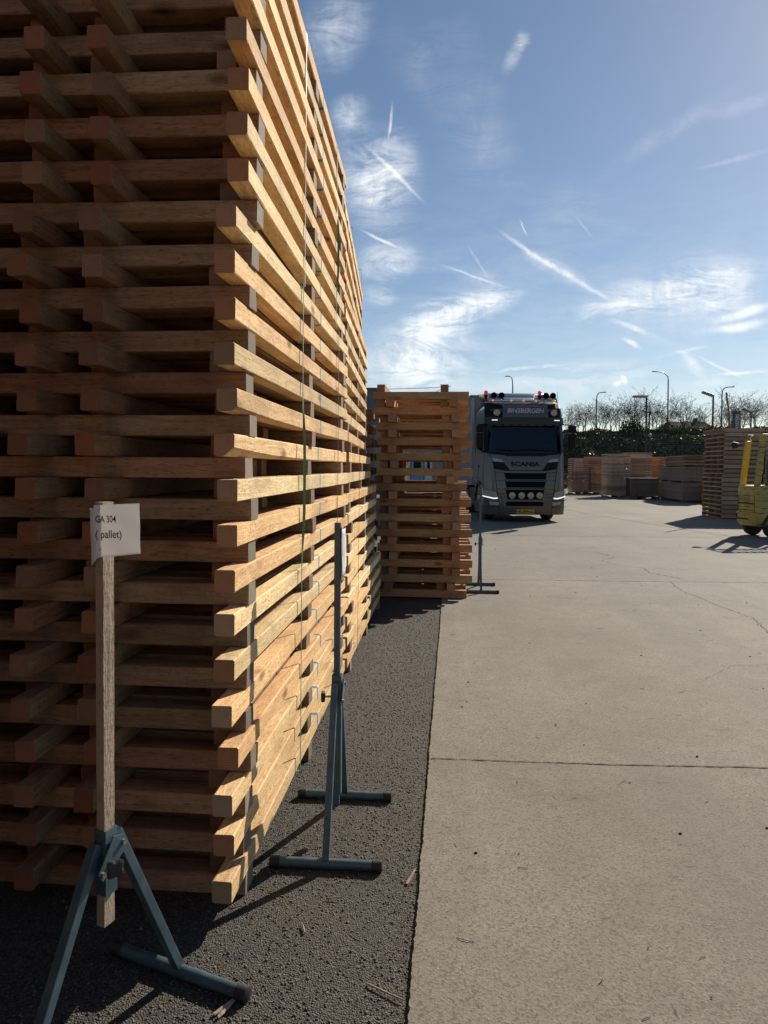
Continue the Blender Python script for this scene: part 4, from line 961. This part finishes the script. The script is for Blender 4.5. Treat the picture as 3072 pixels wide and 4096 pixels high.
# ------------------------------------------------------------------ board pallets on the right
PR = .148
sr_m = [beam_mesh('stringer', 1.24, .04, .118, W_R, 120+i, seg=4) for i in range(4)]
db_m = [beam_mesh('deck_board', 1.665, .10, .021, W_R, 130+i, seg=4) for i in range(4)]
def r_pallet(x, y, z, label, group):
    t = thing('board_pallet', label, 'pallet', (x, y, z), 0, group)
    for yc in (.04, .60, 1.17, 1.75):
        put('stringer', rp.choice(sr_m), t, (1.24, yc, .0215), (0, 0, R(90)))
    for i in range(6):
        put('deck_board', rp.choice(db_m), t, (.10+i*.228, rp.uniform(-.006, .0)+.042, .1268))
    for i in range(3):
        put('deck_board', rp.choice(db_m), t, (.10+i*.57, rp.uniform(-.006, .0)+.042, .0005))
    return t
for c, nmc in ((0, 'the tall board pallet stack left of the forklift'), (1, 'the board pallet stack behind the forklift guard')):
    for k in range(20):
        nm = 'lowest pallet' if k == 0 else ('topmost pallet' if k == 19 else ORD[k+1]+' pallet from the ground')
        dx = 0 if k < 10 else .05
        r_pallet(9.03+c*1.29+dx+rp.uniform(-.008, .008), 23.85+rp.uniform(-.02, .02), k*PR*.995, nm+' in '+nmc, 'pallets of '+nmc)
g = MB(); g.tube([(9.42, 24.3, 2.9), (9.38, 24.32, 3.5), (9.30, 24.35, 4.14)], [.028, .026, .03], 8)
tag(g.build('wooden_pole', simple('pole wood', (.20, .11, .06), .8, nsc=20)), 'thin brown wooden pole sticking up from the tall board pallet stack', 'pole')

# ------------------------------------------------------------------ far stacks
def slab_mesh(Lx, Ly, h, mats, seed):
    r = random.Random(seed); g = MB(); gap = h*.36
    n = 4; t = .03
    for s, (y0, y1) in ((0, (0, t)), (1, (Ly-t, Ly))):
        x = 0
        for k in range(n):
            x1 = Lx*(k+1)/n; o = r.uniform(-.006, .006); g.box(x+.003, y0+o, gap+r.uniform(0, .004), x1-.003, y1+o, h-.002, 0); x = x1
    for s, (x0, x1) in ((0, (0, t)), (1, (Lx-t, Lx))):
        o = r.uniform(-.005, .005); g.box(x0+o, t+.002, gap, x1+o, Ly-t-.002, h-.002, 0)
    g.box(.32, .32, 0, Lx-.32, Ly-.32, h-.004, 0)
    me = bpy.data.meshes.new('slatted_pallet'); me.from_pydata(g.v, [], g.f)
    me.materials.append(mats[0]); return me
def far_stack(x, y, Lx, Ly, z0, z1, h, mats, where, gname):
    ms_ = [slab_mesh(Lx, Ly, h, mats, 200+i) for i in range(3)]
    n = int(round((z1-z0)/h))
    for k in range(n):
        nm = 'lowest pallet' if k == 0 else ('topmost pallet' if k == n-1 else ORD[k+1]+' pallet from the bottom' if k+1 < len(ORD) else 'pallet')
        o = put('slatted_pallet', rp.choice(ms_), None, (x+rp.uniform(-.015, .015), y+rp.uniform(-.015, .015), z0+k*h))
        tag(o, nm+' '+where, 'pallet', gname)
W_RED = wood('reddish board', (.32, .21, .145), (.50, .35, .24), varv=.36)
far_stack(8.0, 45.0, 1.08, 1.4, .08, 2.25, .12, W_RED, 'in the far reddish stack right of the lorry', 'pallets of the reddish stack by the lorry')
far_stack(9.15, 44.8, .98, 1.2, .08, 1.76, .12, W_RED, 'in the low stack between two taller ones', 'pallets of the low stack')
far_stack(9.2, 46.3, 1.3, 1.1, .08, 2.36, .12, W_RED, 'in the stack standing behind the low one', 'pallets of the stack behind the low one')
far_stack(9.12, 40.4, 1.28, 1.5, .08, 2.48, .107, W_BACK, 'in the tall brown stack right of the reddish ones', 'pallets of the tall brown stack')
far_stack(10.55, 41.6, 1.33, 1.5, .08, 2.52, .107, W_BACK, 'in the brown stack above the grey crates', 'pallets of the brown stack behind the crates')
W_ORG = wood('orange board', (.45, .25, .10), (.62, .38, .17), varv=.15)
far_stack(12.35, 43.5, .9, 1.2, .08, 2.35, .107, W_ORG, 'in the narrow orange stack beside the planks', 'pallets of the orange stack')
for i, (x, y, w_, d_) in enumerate(((8.0, 45.0, 1.08, 1.4), (9.15, 44.8, .98, 1.2), (9.2, 46.3, 1.3, 1.1), (9.12, 40.4, 1.28, 1.5), (10.55, 41.6, 1.33, 1.5), (12.35, 43.5, .9, 1.2))):
    g = MB()
    for k in range(3): xx = x+.02+(w_-.14)*k/2; g.box(xx, y, 0, xx+.1, y+d_, .078)
    wh_ = ['the far reddish stack', 'the low stack', 'the stack behind the low one', 'the tall brown stack', 'the brown stack behind the crates', 'the narrow orange stack'][i]
    tag(g.build('timber_bearers', W_GREY[0]), 'dark wooden bearers on the ground under '+wh_, 'bearers', 'bearers under the far stacks')
# grey crates on a pallet
t = thing('grey_crate', 'weathered grey wooden crate on a low pallet before the brown stacks', 'crate', (10.0, 38.9, .15))
g = MB(); g.box(.03, .03, 0, 1.45, 1.0, .92); g.build('inner_box', M_FBLK, t)
for k in range(8):
    g = MB(); g.box(.0, -.004, .115*k+.004, 1.48, .028, .115*k+.105); o = g.build('board', W_GREY[0], t)
for k, xx in enumerate((.0, .22, .33, .9, 1.42)):
    g = MB(); g.box(xx, -.03, 0, xx+.07, -.005, .95); g.build('batten', W_GREY[0], t)
g = MB(); g.box(-.02, -.02, .93, 1.5, 1.02, .955); g.build('lid', W_GREY[0], t)
t = thing('low_pallet', 'low grey pallet carrying the weathered crate', 'pallet', (9.85, 38.85, 0))
for k in range(3): g = MB(); g.box(.05+k*.75, 0, 0, .20+k*.75, 1.1, .10); g.build('block_runner', W_GREY[0], t)
g = MB()
for k in range(6): g.box(0, .01+k*.19, .102, 1.75, .13+k*.19, .125)
g.build('deck', W_GREY[0], t)
# lumber bundles
def bundle(x, y, Lx, Ly, z0, nl, h, label, mats, rz, seed, jit=.04):
    r = random.Random(seed)
    t = thing('plank_bundle', label, 'planks', (x, y, z0), rz, 'bundles of stacked planks')
    for b_ in (.25, Ly/2, Ly-.4):
        g = MB(); g.box(.02, b_, -.09, Lx-.02, b_+.09, 0); g.build('bearer', W_GREY[0], t)
    for k in range(nl):
        g = MB(); nn = 6
        for i in range(nn):
            o = r.uniform(-jit, jit); a = Lx*i/nn; g.box(a+.002, o, h*k+.001, a+Lx/nn-.002, Ly+o*.8, h*(k+1)-.006)
        o = g.build('plank_layer', mats[0], t, loc=(r.uniform(-.012, .012), 0, 0))
    return t
W_PL = wood('plank', (.24, .18, .14), (.36, .28, .22), varv=.18, weather=.35)
bundle(11.45, 35.0, 1.25, 4.2, .10, 17, .049, 'lower bundle of long grey planks beside the grey crate', W_PL, R(-1.5), 1)
bundle(11.47, 35.02, 1.25, 4.2, 1.03, 14, .049, 'upper bundle of long grey planks on top of another', W_PL, R(-1.5), 2)
bundle(12.25, 33.9, 1.2, 4.0, .10, 15, .049, 'bundle of planks half hidden by the tall board pallet stack', W_PL, R(-1.5), 3)
rr_ = random.Random(9)
M_LOOSE = wood('loose plank', (.34, .22, .14), (.52, .36, .24), varv=.25)
for k in range(18):
    L_ = rr_.uniform(2.6, 4.0); z = 1.76+.03+.026*k
    g = MB(); g.box(0, 0, 0, rr_.uniform(.8, 1.2), L_, .024)
    o = g.build('loose_plank', M_LOOSE[0], None, loc=(11.5+rr_.uniform(-.05, .12), 35.0+rr_.uniform(-.25, .3), z), rot=(R(rr_.uniform(-.35, .1)), R(.3), R(-1.5+rr_.uniform(-1.5, 1.5))))
    tag(o, ('lowest' if k == 0 else 'topmost' if k == 17 else ORD[k+1])+' loose plank lying unevenly on top of the upper grey plank bundle', 'plank', 'loose planks on the bundles')

# ------------------------------------------------------------------ embankment, vegetation
def bank_z(x, y):
    c = 4.85+.012*(x-12)
    t = min(1, max(0, (y-57)/10.0)); t = t*t*(3-2*t)*.6+t*.4
    return c*t + .22*mnoise.noise(Vector((x*.35, y*.35, 0)))*min(1, t*3)
g = MB(); xs = np.arange(2.5, 90, 1.2); ysb = list(np.arange(56.5, 69, .8))+[72, 80, 100, 140]
for yv in ysb:
    for xv in xs: g.v.append((float(xv), float(yv), bank_z(xv, yv) if yv > 56.6 else -.05))
nx = len(xs)
for j in range(len(ysb)-1):
    for i in range(nx-1): g.f.append((j*nx+i, j*nx+i+1, (j+1)*nx+i+1, (j+1)*nx+i)); g.m.append(0)
tag(g.build('embankment', simple('bank soil', (.07, .07, .045), .95, nsc=1.5, amt=.4, bsc=10, bst=.6, bd=.05)), kind='structure')
def leaf_mat(name, cols, tl=.25):
    m, nt, b = newmat(name); gi = N(nt, 'ShaderNodeNewGeometry')
    c = ramp(nt, gi.outputs['Random Per Island'], [(i/(len(cols)-1), q) for i, q in enumerate(cols)]).outputs[0]
    nt.links.new(c, b.inputs['Base Color']); setin(b, Roughness=.45)
    tr = N(nt, 'ShaderNodeBsdfTranslucent'); nt.links.new(c, tr.inputs[0]); ms_ = N(nt, 'ShaderNodeMixShader'); ms_.inputs[0].default_value = tl
    nt.links.new(b.outputs[0], ms_.inputs[1]); nt.links.new(tr.outputs[0], ms_.inputs[2]); nt.links.new(ms_.outputs[0], nt.nodes['Material Output'].inputs[0])
    return m
def quads(name, P, size, rs, mats, flat=.0, aspect=1.5):
    n = len(P); a = rs.normal(size=(n, 3)); a /= np.linalg.norm(a, axis=1)[:, None]
    b = np.cross(a, rs.normal(size=(n, 3))); b /= np.linalg.norm(b, axis=1)[:, None]
    s = size*(.6+.8*rs.rand(n))[:, None]
    V = np.stack([P-a*s*aspect*.5, P+b*s*.5, P+a*s*aspect*.5, P-b*s*.5], 1).reshape(-1, 3)
    me = bpy.data.meshes.new(name); me.vertices.add(4*n); me.vertices.foreach_set('co', V.ravel().astype(np.float32))
    me.loops.add(4*n); me.loops.foreach_set('vertex_index', np.arange(4*n, dtype=np.int32)); me.polygons.add(n)
    me.polygons.foreach_set('loop_start', np.arange(0, 4*n, 4, dtype=np.int32)); me.update(calc_edges=True)
    me.materials.append(mats); return me
M_IVY_HAZE = leaf_mat('ivy leaves', [(.045, .055, .028), (.065, .075, .038), (.085, .09, .05), (.10, .09, .065), (.15, .14, .11)])  # leaf tones lifted and greyed to stand in for distance haze
rs = np.random.RandomState(2)
n = 60000; X = 3+rs.rand(n)*40; Yp = 57+rs.rand(n)*10.6
cl_ = np.array([mnoise.noise(Vector((x*.6, y*.6, 3))) for x, y in zip(X, Yp)])
Z = np.array([bank_z(x, y) for x, y in zip(X, Yp)])+rs.rand(n)*.35*(1.2+1.8*cl_)
quv = quads('ivy', np.stack([X, Yp, Z], 1), .13, rs, M_IVY_HAZE)
tag(put('ivy_cover', quv), kind='stuff')
# grass on the crest
n = 14000; X = 3+rs.rand(n)*60; Yp = 66.3+rs.rand(n)*3
Z = np.array([bank_z(x, y) for x, y in zip(X, Yp)])+rs.rand(n)*.18
tag(put('crest_grass', quads('grass', np.stack([X, Yp, Z], 1), .10, rs, leaf_mat('grass', [(.05, .08, .02), (.09, .13, .03), (.14, .16, .05)]), aspect=3)), kind='stuff')

M_BARK_HAZE = simple('bark', (.11, .095, .08), .9, nsc=8, amt=.3)  # bark lightened to paint in the haze over far trees
M_LEAF = leaf_mat('young leaves', [(.03, .035, .02), (.06, .06, .03), (.09, .085, .045)], .3)
def tree_meshes(seed, H, leafy, nst=4):
    r = random.Random(seed); g = MB(); tips = []
    def grow(p, d, L, rad, lvl):
        n = 4; pts = [p]; rads = [rad]; q = p
        for i in range(n):
            d = (d+Vector((r.uniform(-1, 1), r.uniform(-1, 1), r.uniform(-.5, .9)))*.16).normalized()
            q = q+d*L/n; pts.append(q); rads.append(rad*(1-.55*(i+1)/n))
            if lvl < 3 and i >= (1 if lvl == 0 else 0) or (lvl == 3 and i > 1 and r.random() < .5):
                for _ in range(1 if lvl < 1 else (1 if r.random() < .85 else 2)):
                    a = r.uniform(0, 6.28); sd = d.orthogonal().normalized(); sd.rotate(Matrix.Rotation(a, 3, d))
                    dd = (d*.9+sd*r.uniform(.5, .95)).normalized()
                    grow(q, dd, L*r.uniform(.5, .72), rads[-1]*.66, lvl+1)
        rads = [max(q_, .008) for q_ in rads]; g.tube(pts, rads, 3 if lvl > 1 else 5, caps=False)
        if lvl >= 2: tips.extend(pts[1:])
    for s in range(nst):
        a = r.uniform(0, 6.28); d = Vector((math.cos(a)*.35, math.sin(a)*.35, 1)).normalized()
        grow(Vector((math.cos(a)*.08, math.sin(a)*.08, -.3)), d, H*r.uniform(.5, .70), .058*H/4, 0)
    me = bpy.data.meshes.new('trunk'); me.from_pydata(g.v, [], g.f); me.materials.append(M_BARK_HAZE)
    rs = np.random.RandomState(seed); T_ = np.array([tuple(t) for t in tips]); k = rs.randint(0, len(T_), leafy)
    lf = quads('crown', T_[k]+rs.normal(size=(leafy, 3))*.02, .06, rs, M_LEAF)
    return me, lf
TM = [tree_meshes(31, 4.1, 650), tree_meshes(32, 3.5, 260), tree_meshes(33, 3.7, 160), tree_meshes(34, 3.0, 380), tree_meshes(35, 4.5, 1100, 5), tree_meshes(36, 3.6, 60)]
KIND = ['leafy young tree with slender stems', 'thin multi-stemmed tree with few buds', 'sparse bare tree with fine twigs', 'short bushy tree with small leaves', 'tallest, densely budding tree', 'almost leafless tree with upright stems']
TR = []   # (x at y=69, kind, scale)
rt_ = random.Random(21)
xt = 11.6
plan = [2, 1, 2, 5, 1, 2, 5, 4, 0, 4, 3, 1, 0, 3, 2, 1, 0, 3, 1, 0, 4, 3, 2, 5, 2, 5, 1, 5, 2, 5, 1, 2]
for i, k in enumerate(plan):
    TR.append((xt, k)); xt += rt_.uniform(.75, 1.05)
for i, (x, k) in enumerate(TR):
    yv = 68.6+rt_.uniform(-1.4, 2.2)
    pos = 'first tree' if i == 0 else (ORD[i+1]+' tree' if i+1 < len(ORD) else ['twenty-seventh tree', 'twenty-eighth tree', 'twenty-ninth tree', 'thirtieth tree', 'thirty-first tree', 'rightmost tree'][i+1-len(ORD)])
    t = thing('bare_tree', pos+' along the embankment top counting from the lorry, '+KIND[k].split(' with ')[0].replace('tree', 'kind'), 'tree', (x, yv, bank_z(x, yv)-.05), rt_.uniform(0, 6.28), 'trees on the embankment')
    s = rt_.uniform(.64, .90)*(.94 if k in (1, 2, 5) else 1); t.scale = (s, s, s)
    put('trunk', TM[k][0], t); put('crown', TM[k][1], t)
# bush lumps on the crest
def bush(x, y, w, h, label):
    rs = np.random.RandomState(int(x*10)); n = 1600
    P = rs.normal(size=(n, 3)); P /= np.linalg.norm(P, axis=1)[:, None]; P *= (rs.rand(n)**.4)[:, None]
    P[:, 0] *= w; P[:, 1] *= w*.7; P[:, 2] = abs(P[:, 2])*h; P *= (1+.25*np.sin(P[:, :1]*9))
    me = quads('shrub', P, .10, rs, M_IVY_HAZE); o = put('shrub', me, None, (x, y, bank_z(x, y)))
    tag(o, label, 'shrub', 'shrubs on the embankment')
bush(17.2, 67.2, 1.1, 1.3, 'dark round shrub on the embankment top beneath the tallest trees')
bush(24.8, 67.2, 1.6, .8, 'low wide shrub on the embankment top towards the banner')
bush(11.9, 67.2, .8, .5, 'small low shrub on the embankment top beside the lorry')

# ------------------------------------------------------------------ lamps, fence, banner, house, buildings
M_POLE = simple('galvanised pole', (.22, .24, .25), .5, metal=.4, nsc=6); M_DPOLE = simple('dark pole', (.02, .022, .02), .6, nsc=6)
def street_lamp(x, y, h, side, label, z0=5.0, reach=1.3):
    t = thing('street_lamp', label, 'street lamp', (x, y, z0), 0, 'curved street lamps beyond the embankment')
    g = MB(); pts = [(0, 0, 0), (0, 0, h*.85), (side*.05, 0, h*.93), (side*reach*.4, 0, h*.985), (side*reach, 0, h)]
    g.tube(pts, [.10, .075, .06, .055, .05], 8); g.build('pole', M_POLE, t, smooth=True)
    g = MB(); g.bar((side*reach, 0, h), (side*(reach+.55), 0, h+.02), .22, .10); g.build('lamp_head', M_POLE, t, bevel=.03)
street_lamp(25.96, 85, 7.9, -1, 'tallest curved street lamp rising from behind the trees', 4.98)
street_lamp(17.85, 85, 5.6, 1, 'shorter curved street lamp just right of the lorry', 4.9, .55)
street_lamp(32.0, 85, 6.1, 1, 'curved street lamp behind the dark banner', 5.0, .8)
street_lamp(8.15, 85, 7.5, -1, 'curved street lamp seen above the lorry roof', 4.9, .35)
def yard_lamp(x, y, z0, h, heads, label, hs=.5, ball=False):
    t = thing('yard_lamp', label, 'yard lamp', (x, y, z0), 0, 'dark yard lamp posts')
    g = MB(); g.tube([(0, 0, 0), (0, 0, h)], [.075, .06], 8); g.build('pole', M_DPOLE, t, smooth=True)
    for dx, dz, tilt in heads:
        g = MB(); m_ = Matrix.Translation((dx*.5, 0, h+dz)) @ Matrix.Rotation(tilt, 4, 'Y'); g.box(-abs(hs)/1.0+.0, -.2, -.07, abs(hs)*.55, .2, .07, 0, m_); g.build('lamp_head', M_POLE, t, bevel=.03)
        g = MB(); g.box(-abs(hs)*.8, -.16, -.078, abs(hs)*.4, .16, -.071, 0, m_); g.build('lens', M_LENS, t)
yard_lamp(13.85, 50, 0, 6.5, [(-.6, .05, 0)], 'dark lamp post with a wide flat head, nearest one behind the plank stacks', .62)
yard_lamp(18.25, 50, 0, 6.6, [(-.5, .08, R(20))], 'dark lamp post with a tilted head left of the tall board pallet stack', .5)
yard_lamp(24.9, 60, 0, 6.35, [(-.5, .02, R(25)), (.7, .05, R(-15))], 'dark lamp post with two small heads at the right edge', .42)
def ball_lamp(x, y, h, label, top=False):
    t = thing('ball_lamp', label, 'lamp', (x, y, 0), 0, 'thin posts with a small round camera')
    g = MB(); g.tube([(0, 0, 0), (0, 0, h)], [.05, .04], 8); g.build('pole', M_DPOLE, t)
    g = MB(); n = 6; g.tube([(0, 0, h-.02), (0, 0, h+.05), (0, 0, h+.13), (0, 0, h+.2), (0, 0, h+.23)], [.04, .12, .14, .1, .02], 12); g.build('globe', M_POLE, t, smooth=True)
ball_lamp(14.55, 51.5, 3.85, 'thin dark post with a small pale ball, just right of the nearest lamp post')
t = thing('mast_lamp', 'slim dark mast with a small lamp head beside the nearest lamp post', 'lamp', (14.9, 53, 0))
g = MB(); g.tube([(0, 0, 0), (0, 0, 5.7)], [.06, .05], 8); g.build('pole', M_DPOLE, t)
g = MB(); g.box(-.35, -.1, 5.66, .15, .1, 5.76); g.build('lamp_head', M_DPOLE, t, bevel=.02)
# fence of posts and wires at the toe of the bank
t = thing('mesh_fence', 'dark wire mesh fence with tall posts along the foot of the embankment', 'fence', (3, 56.2, 0))
for k in range(22):
    h = 4.9 if k % 2 else 4.1
    if k == 4: h = 5.9
    g = MB(); g.tube([(k*1.95+.2, 0, 0), (k*1.95+.2, 0, h)], .035, 6); g.build('post', M_DPOLE, t)
g = MB()
for k in range(28): g.tube([(0, 0, .2+k*.14), (42, 0, .2+k*.14)], .0018, 3, caps=False)
g.build('wires', M_DPOLE, t)
# banner
t = thing('banner_flag', 'tall narrow grey banner with white vertical lettering on a pole', 'banner', (23.35, 60, 0))
g = MB(); g.tube([(0, 0, 0), (0, 0, 6.45)], .03, 6); g.tube([(0, 0, 6.38), (.75, 0, 6.35)], .02, 6); g.build('pole', M_POLE, t)
g = MB(); V = []
for j in range(12):
    z = 4.55+1.78*j/11; w_ = .72+.05*math.sin(j*.5)
    for i in range(5): V.append((.06+(w_-.04)*i/4, .05*math.sin(i*1.3+j*.5), z))
g.add(V, [(j*5+i, j*5+i+1, (j+1)*5+i+1, (j+1)*5+i) for j in range(11) for i in range(4)])
o = g.build('flag_cloth', simple('banner cloth', (.085, .085, .088), .7), t, smooth=True); o.modifiers.new('t', 'SOLIDIFY').thickness = .004
V, F = text_geo('MASTERS', 0, .02)
me = bpy.data.meshes.new('lettering'); me.from_pydata([(.60-.30*b, -.075, 4.85+1.25*a) for a, b in V], [], F); me.materials.append(simple('white ink', (.7, .7, .7), .6)); put('lettering', me, t)
g = MB(); g.box(.12, -.082, 4.58, .38, -.072, 4.80); g.build('red_emblem', simple('red ink', (.5, .03, .03), .6), t)
g = MB(); g.box(.40, -.082, 4.58, .55, -.072, 4.66); g.build('green_emblem', simple('green ink', (.02, .2, .08), .6), t)
# house behind the trees
t = thing('distant_house', 'dark low house half hidden by trees beyond the embankment', 'house', (28.5, 92, 5.0))
g = MB(); g.box(0, 0, -.3, 5.2, 5, 1.7); g.build('wall', simple('dark brick', (.09, .07, .06), .9, nsc=3), t)
g = MB(); g.ring_loft([[(-.2, -.3, 1.7), (-.2, 5.3, 1.7), (.3, 2.5, 2.75)], [(5.4, -.3, 1.7), (5.4, 5.3, 1.7), (4.9, 2.5, 2.75)]]); g.build('roof', simple('slate', (.04, .04, .045), .95, nsc=4, spec=.05), t)
g = MB(); g.box(3.6, 2.2, 2.4, 4.0, 2.7, 3.1); g.build('chimney', simple('dark brick', (.09, .07, .06), .9, nsc=3), t)
# yard buildings at the far left end
M_SLATE = simple('slate cladding', (.10, .115, .135), .6, nsc=.6, amt=.12)
t = thing('warehouse', 'dark slate-clad warehouse seen above the far left stacks', 'warehouse', (-26, 60, 0))
g = MB(); g.box(0, 0, 0, 20.6, 14, 8.1); g.build('wall', M_SLATE, t)
g = MB(); g.box(-.1, -.1, 8.1, 20.7, 14.1, 8.3); g.build('parapet', simple('parapet', (.07, .08, .09), .5), t)
g = MB()
for k in range(41): g.box(.2+k*.5, -.03, 3.2, .24+k*.5, -.003, 8.0)
g.build('cladding_ribs', M_SLATE, t)
for k in range(4):
    g = MB(); g.box(2+k*4.8, -.05, .1, 5.2+k*4.8, -.004, 3.0); g.build('roller_door', simple('door panel', (.45, .46, .46), .5), t)
t = thing('workshop', 'low brick workshop with white doors glimpsed through the shaded stack', 'workshop', (-4.6, 48, 0))
g = MB(); g.box(0, 0, 0, 5.2, 7, 4.2); g.build('wall', simple('workshop brick', (.34, .20, .13), .9, nsc=20, amt=.3), t)
g = MB(); g.box(-.2, -.2, 4.2, 5.4, 7.2, 4.4); g.build('roof', simple('roof edge', (.5, .5, .5), .6), t)
for k, (a, b, mm) in enumerate(((1.0, 2.4, (.6, .62, .6)), (2.5, 3.3, (.12, .30, .5)), (3.4, 3.9, (.5, .52, .52)))):
    g = MB(); g.box(a, -.06, .1, b, -.004, 2.6); d_ = g.build('door', simple('door paint %d' % k, mm, .5), t)
    g = MB(); g.box(a+.15, -.075, 1.5, b-.15, -.062, 2.2); g.build('pane', M_BLACK, d_)

# ------------------------------------------------------------------ litter on the ground
rl = random.Random(17)
def splinter(x, y, L, a, label, z=AZ+.006, w=.006):
    g = MB(); r = rl; pts = []
    for i in range(5):
        t_ = i/4; ww = w*(1-.75*abs(t_-.35)); pts.append([(L*t_, -ww, 0), (L*t_, ww*.8, .001), (L*t_, ww*.3, .004), (L*t_, -ww*.5, .0035)])
    g.ring_loft(pts); o = g.build('wood_splinter', W_POST[0], None, loc=(x, y, z), rot=(0, R(rl.uniform(-5, 0)), a))
    tag(o, label, 'splinter', 'wood splinters on the ground')
splinter(-.655, 1.995, .085, R(55), 'pale broken splinter below the foot of the nearest stand', w=.008)
splinter(-.640, 1.985, .075, R(66), 'second pale splinter touching the one by the nearest stand', w=.007)
splinter(-.36, 1.93, .06, R(20), 'short splinter on the asphalt near the bottom edge', w=.005)
splinter(-.125, 2.70, .10, R(72), 'upright pale splinter at the edge of the concrete slab', w=.007)
splinter(-.22, 2.16, .13, R(-28), 'long thin dark splinter crossing the slab edge near the bottom', w=.005)
splinter(-.20, 1.88, .14, R(38), 'long splinter leaning to the slab edge at the very bottom', w=.006)
splinter(-.46, 2.38, .05, R(110), 'tiny splinter on the gravel between stand and slab', w=.004)
splinter(-.42, 2.58, .06, R(5), 'thin splinter lying level on the gravel', w=.003)
g = MB(); r = random.Random(8)
for k in range(230):
    yv = 1.7+r.random()**1.6*9; xv = edge_x(yv)+.02+r.random()*(.2+yv*.42)
    L_ = r.uniform(.01, .045) if k % 9 else r.uniform(.04, .08); a = r.uniform(0, 6.28); c_ = r.uniform(-.4, .4); rad = .0006 if r.random() < .8 else .0012
    pts = [(xv+L_*t_*math.cos(a+c_*t_), yv+L_*t_*math.sin(a+c_*t_), .0015+.002*math.sin(t_*3)) for t_ in (0, .33, .66, 1)]
    g.tube(pts, rad, 3)
tag(g.build('straw_litter', simple('straw', (.10, .075, .05), .8, nsc=50, amt=.5)), kind='stuff')
g = MB()
for k in range(60):
    yv = 2+r.random()**1.3*14; xv = edge_x(yv)+.05+r.random()*(.3+yv*.4); s = r.uniform(.002, .006)*(1+yv*.04)
    g.tube([(xv-s, yv, .002), (xv, yv+s*.3, .004), (xv+s, yv-s*.2, .002)], [s*.3, s*.7, s*.35], 5)
tag(g.build('loose_grit', simple('dark grit', (.03, .025, .02), .9)), kind='stuff')
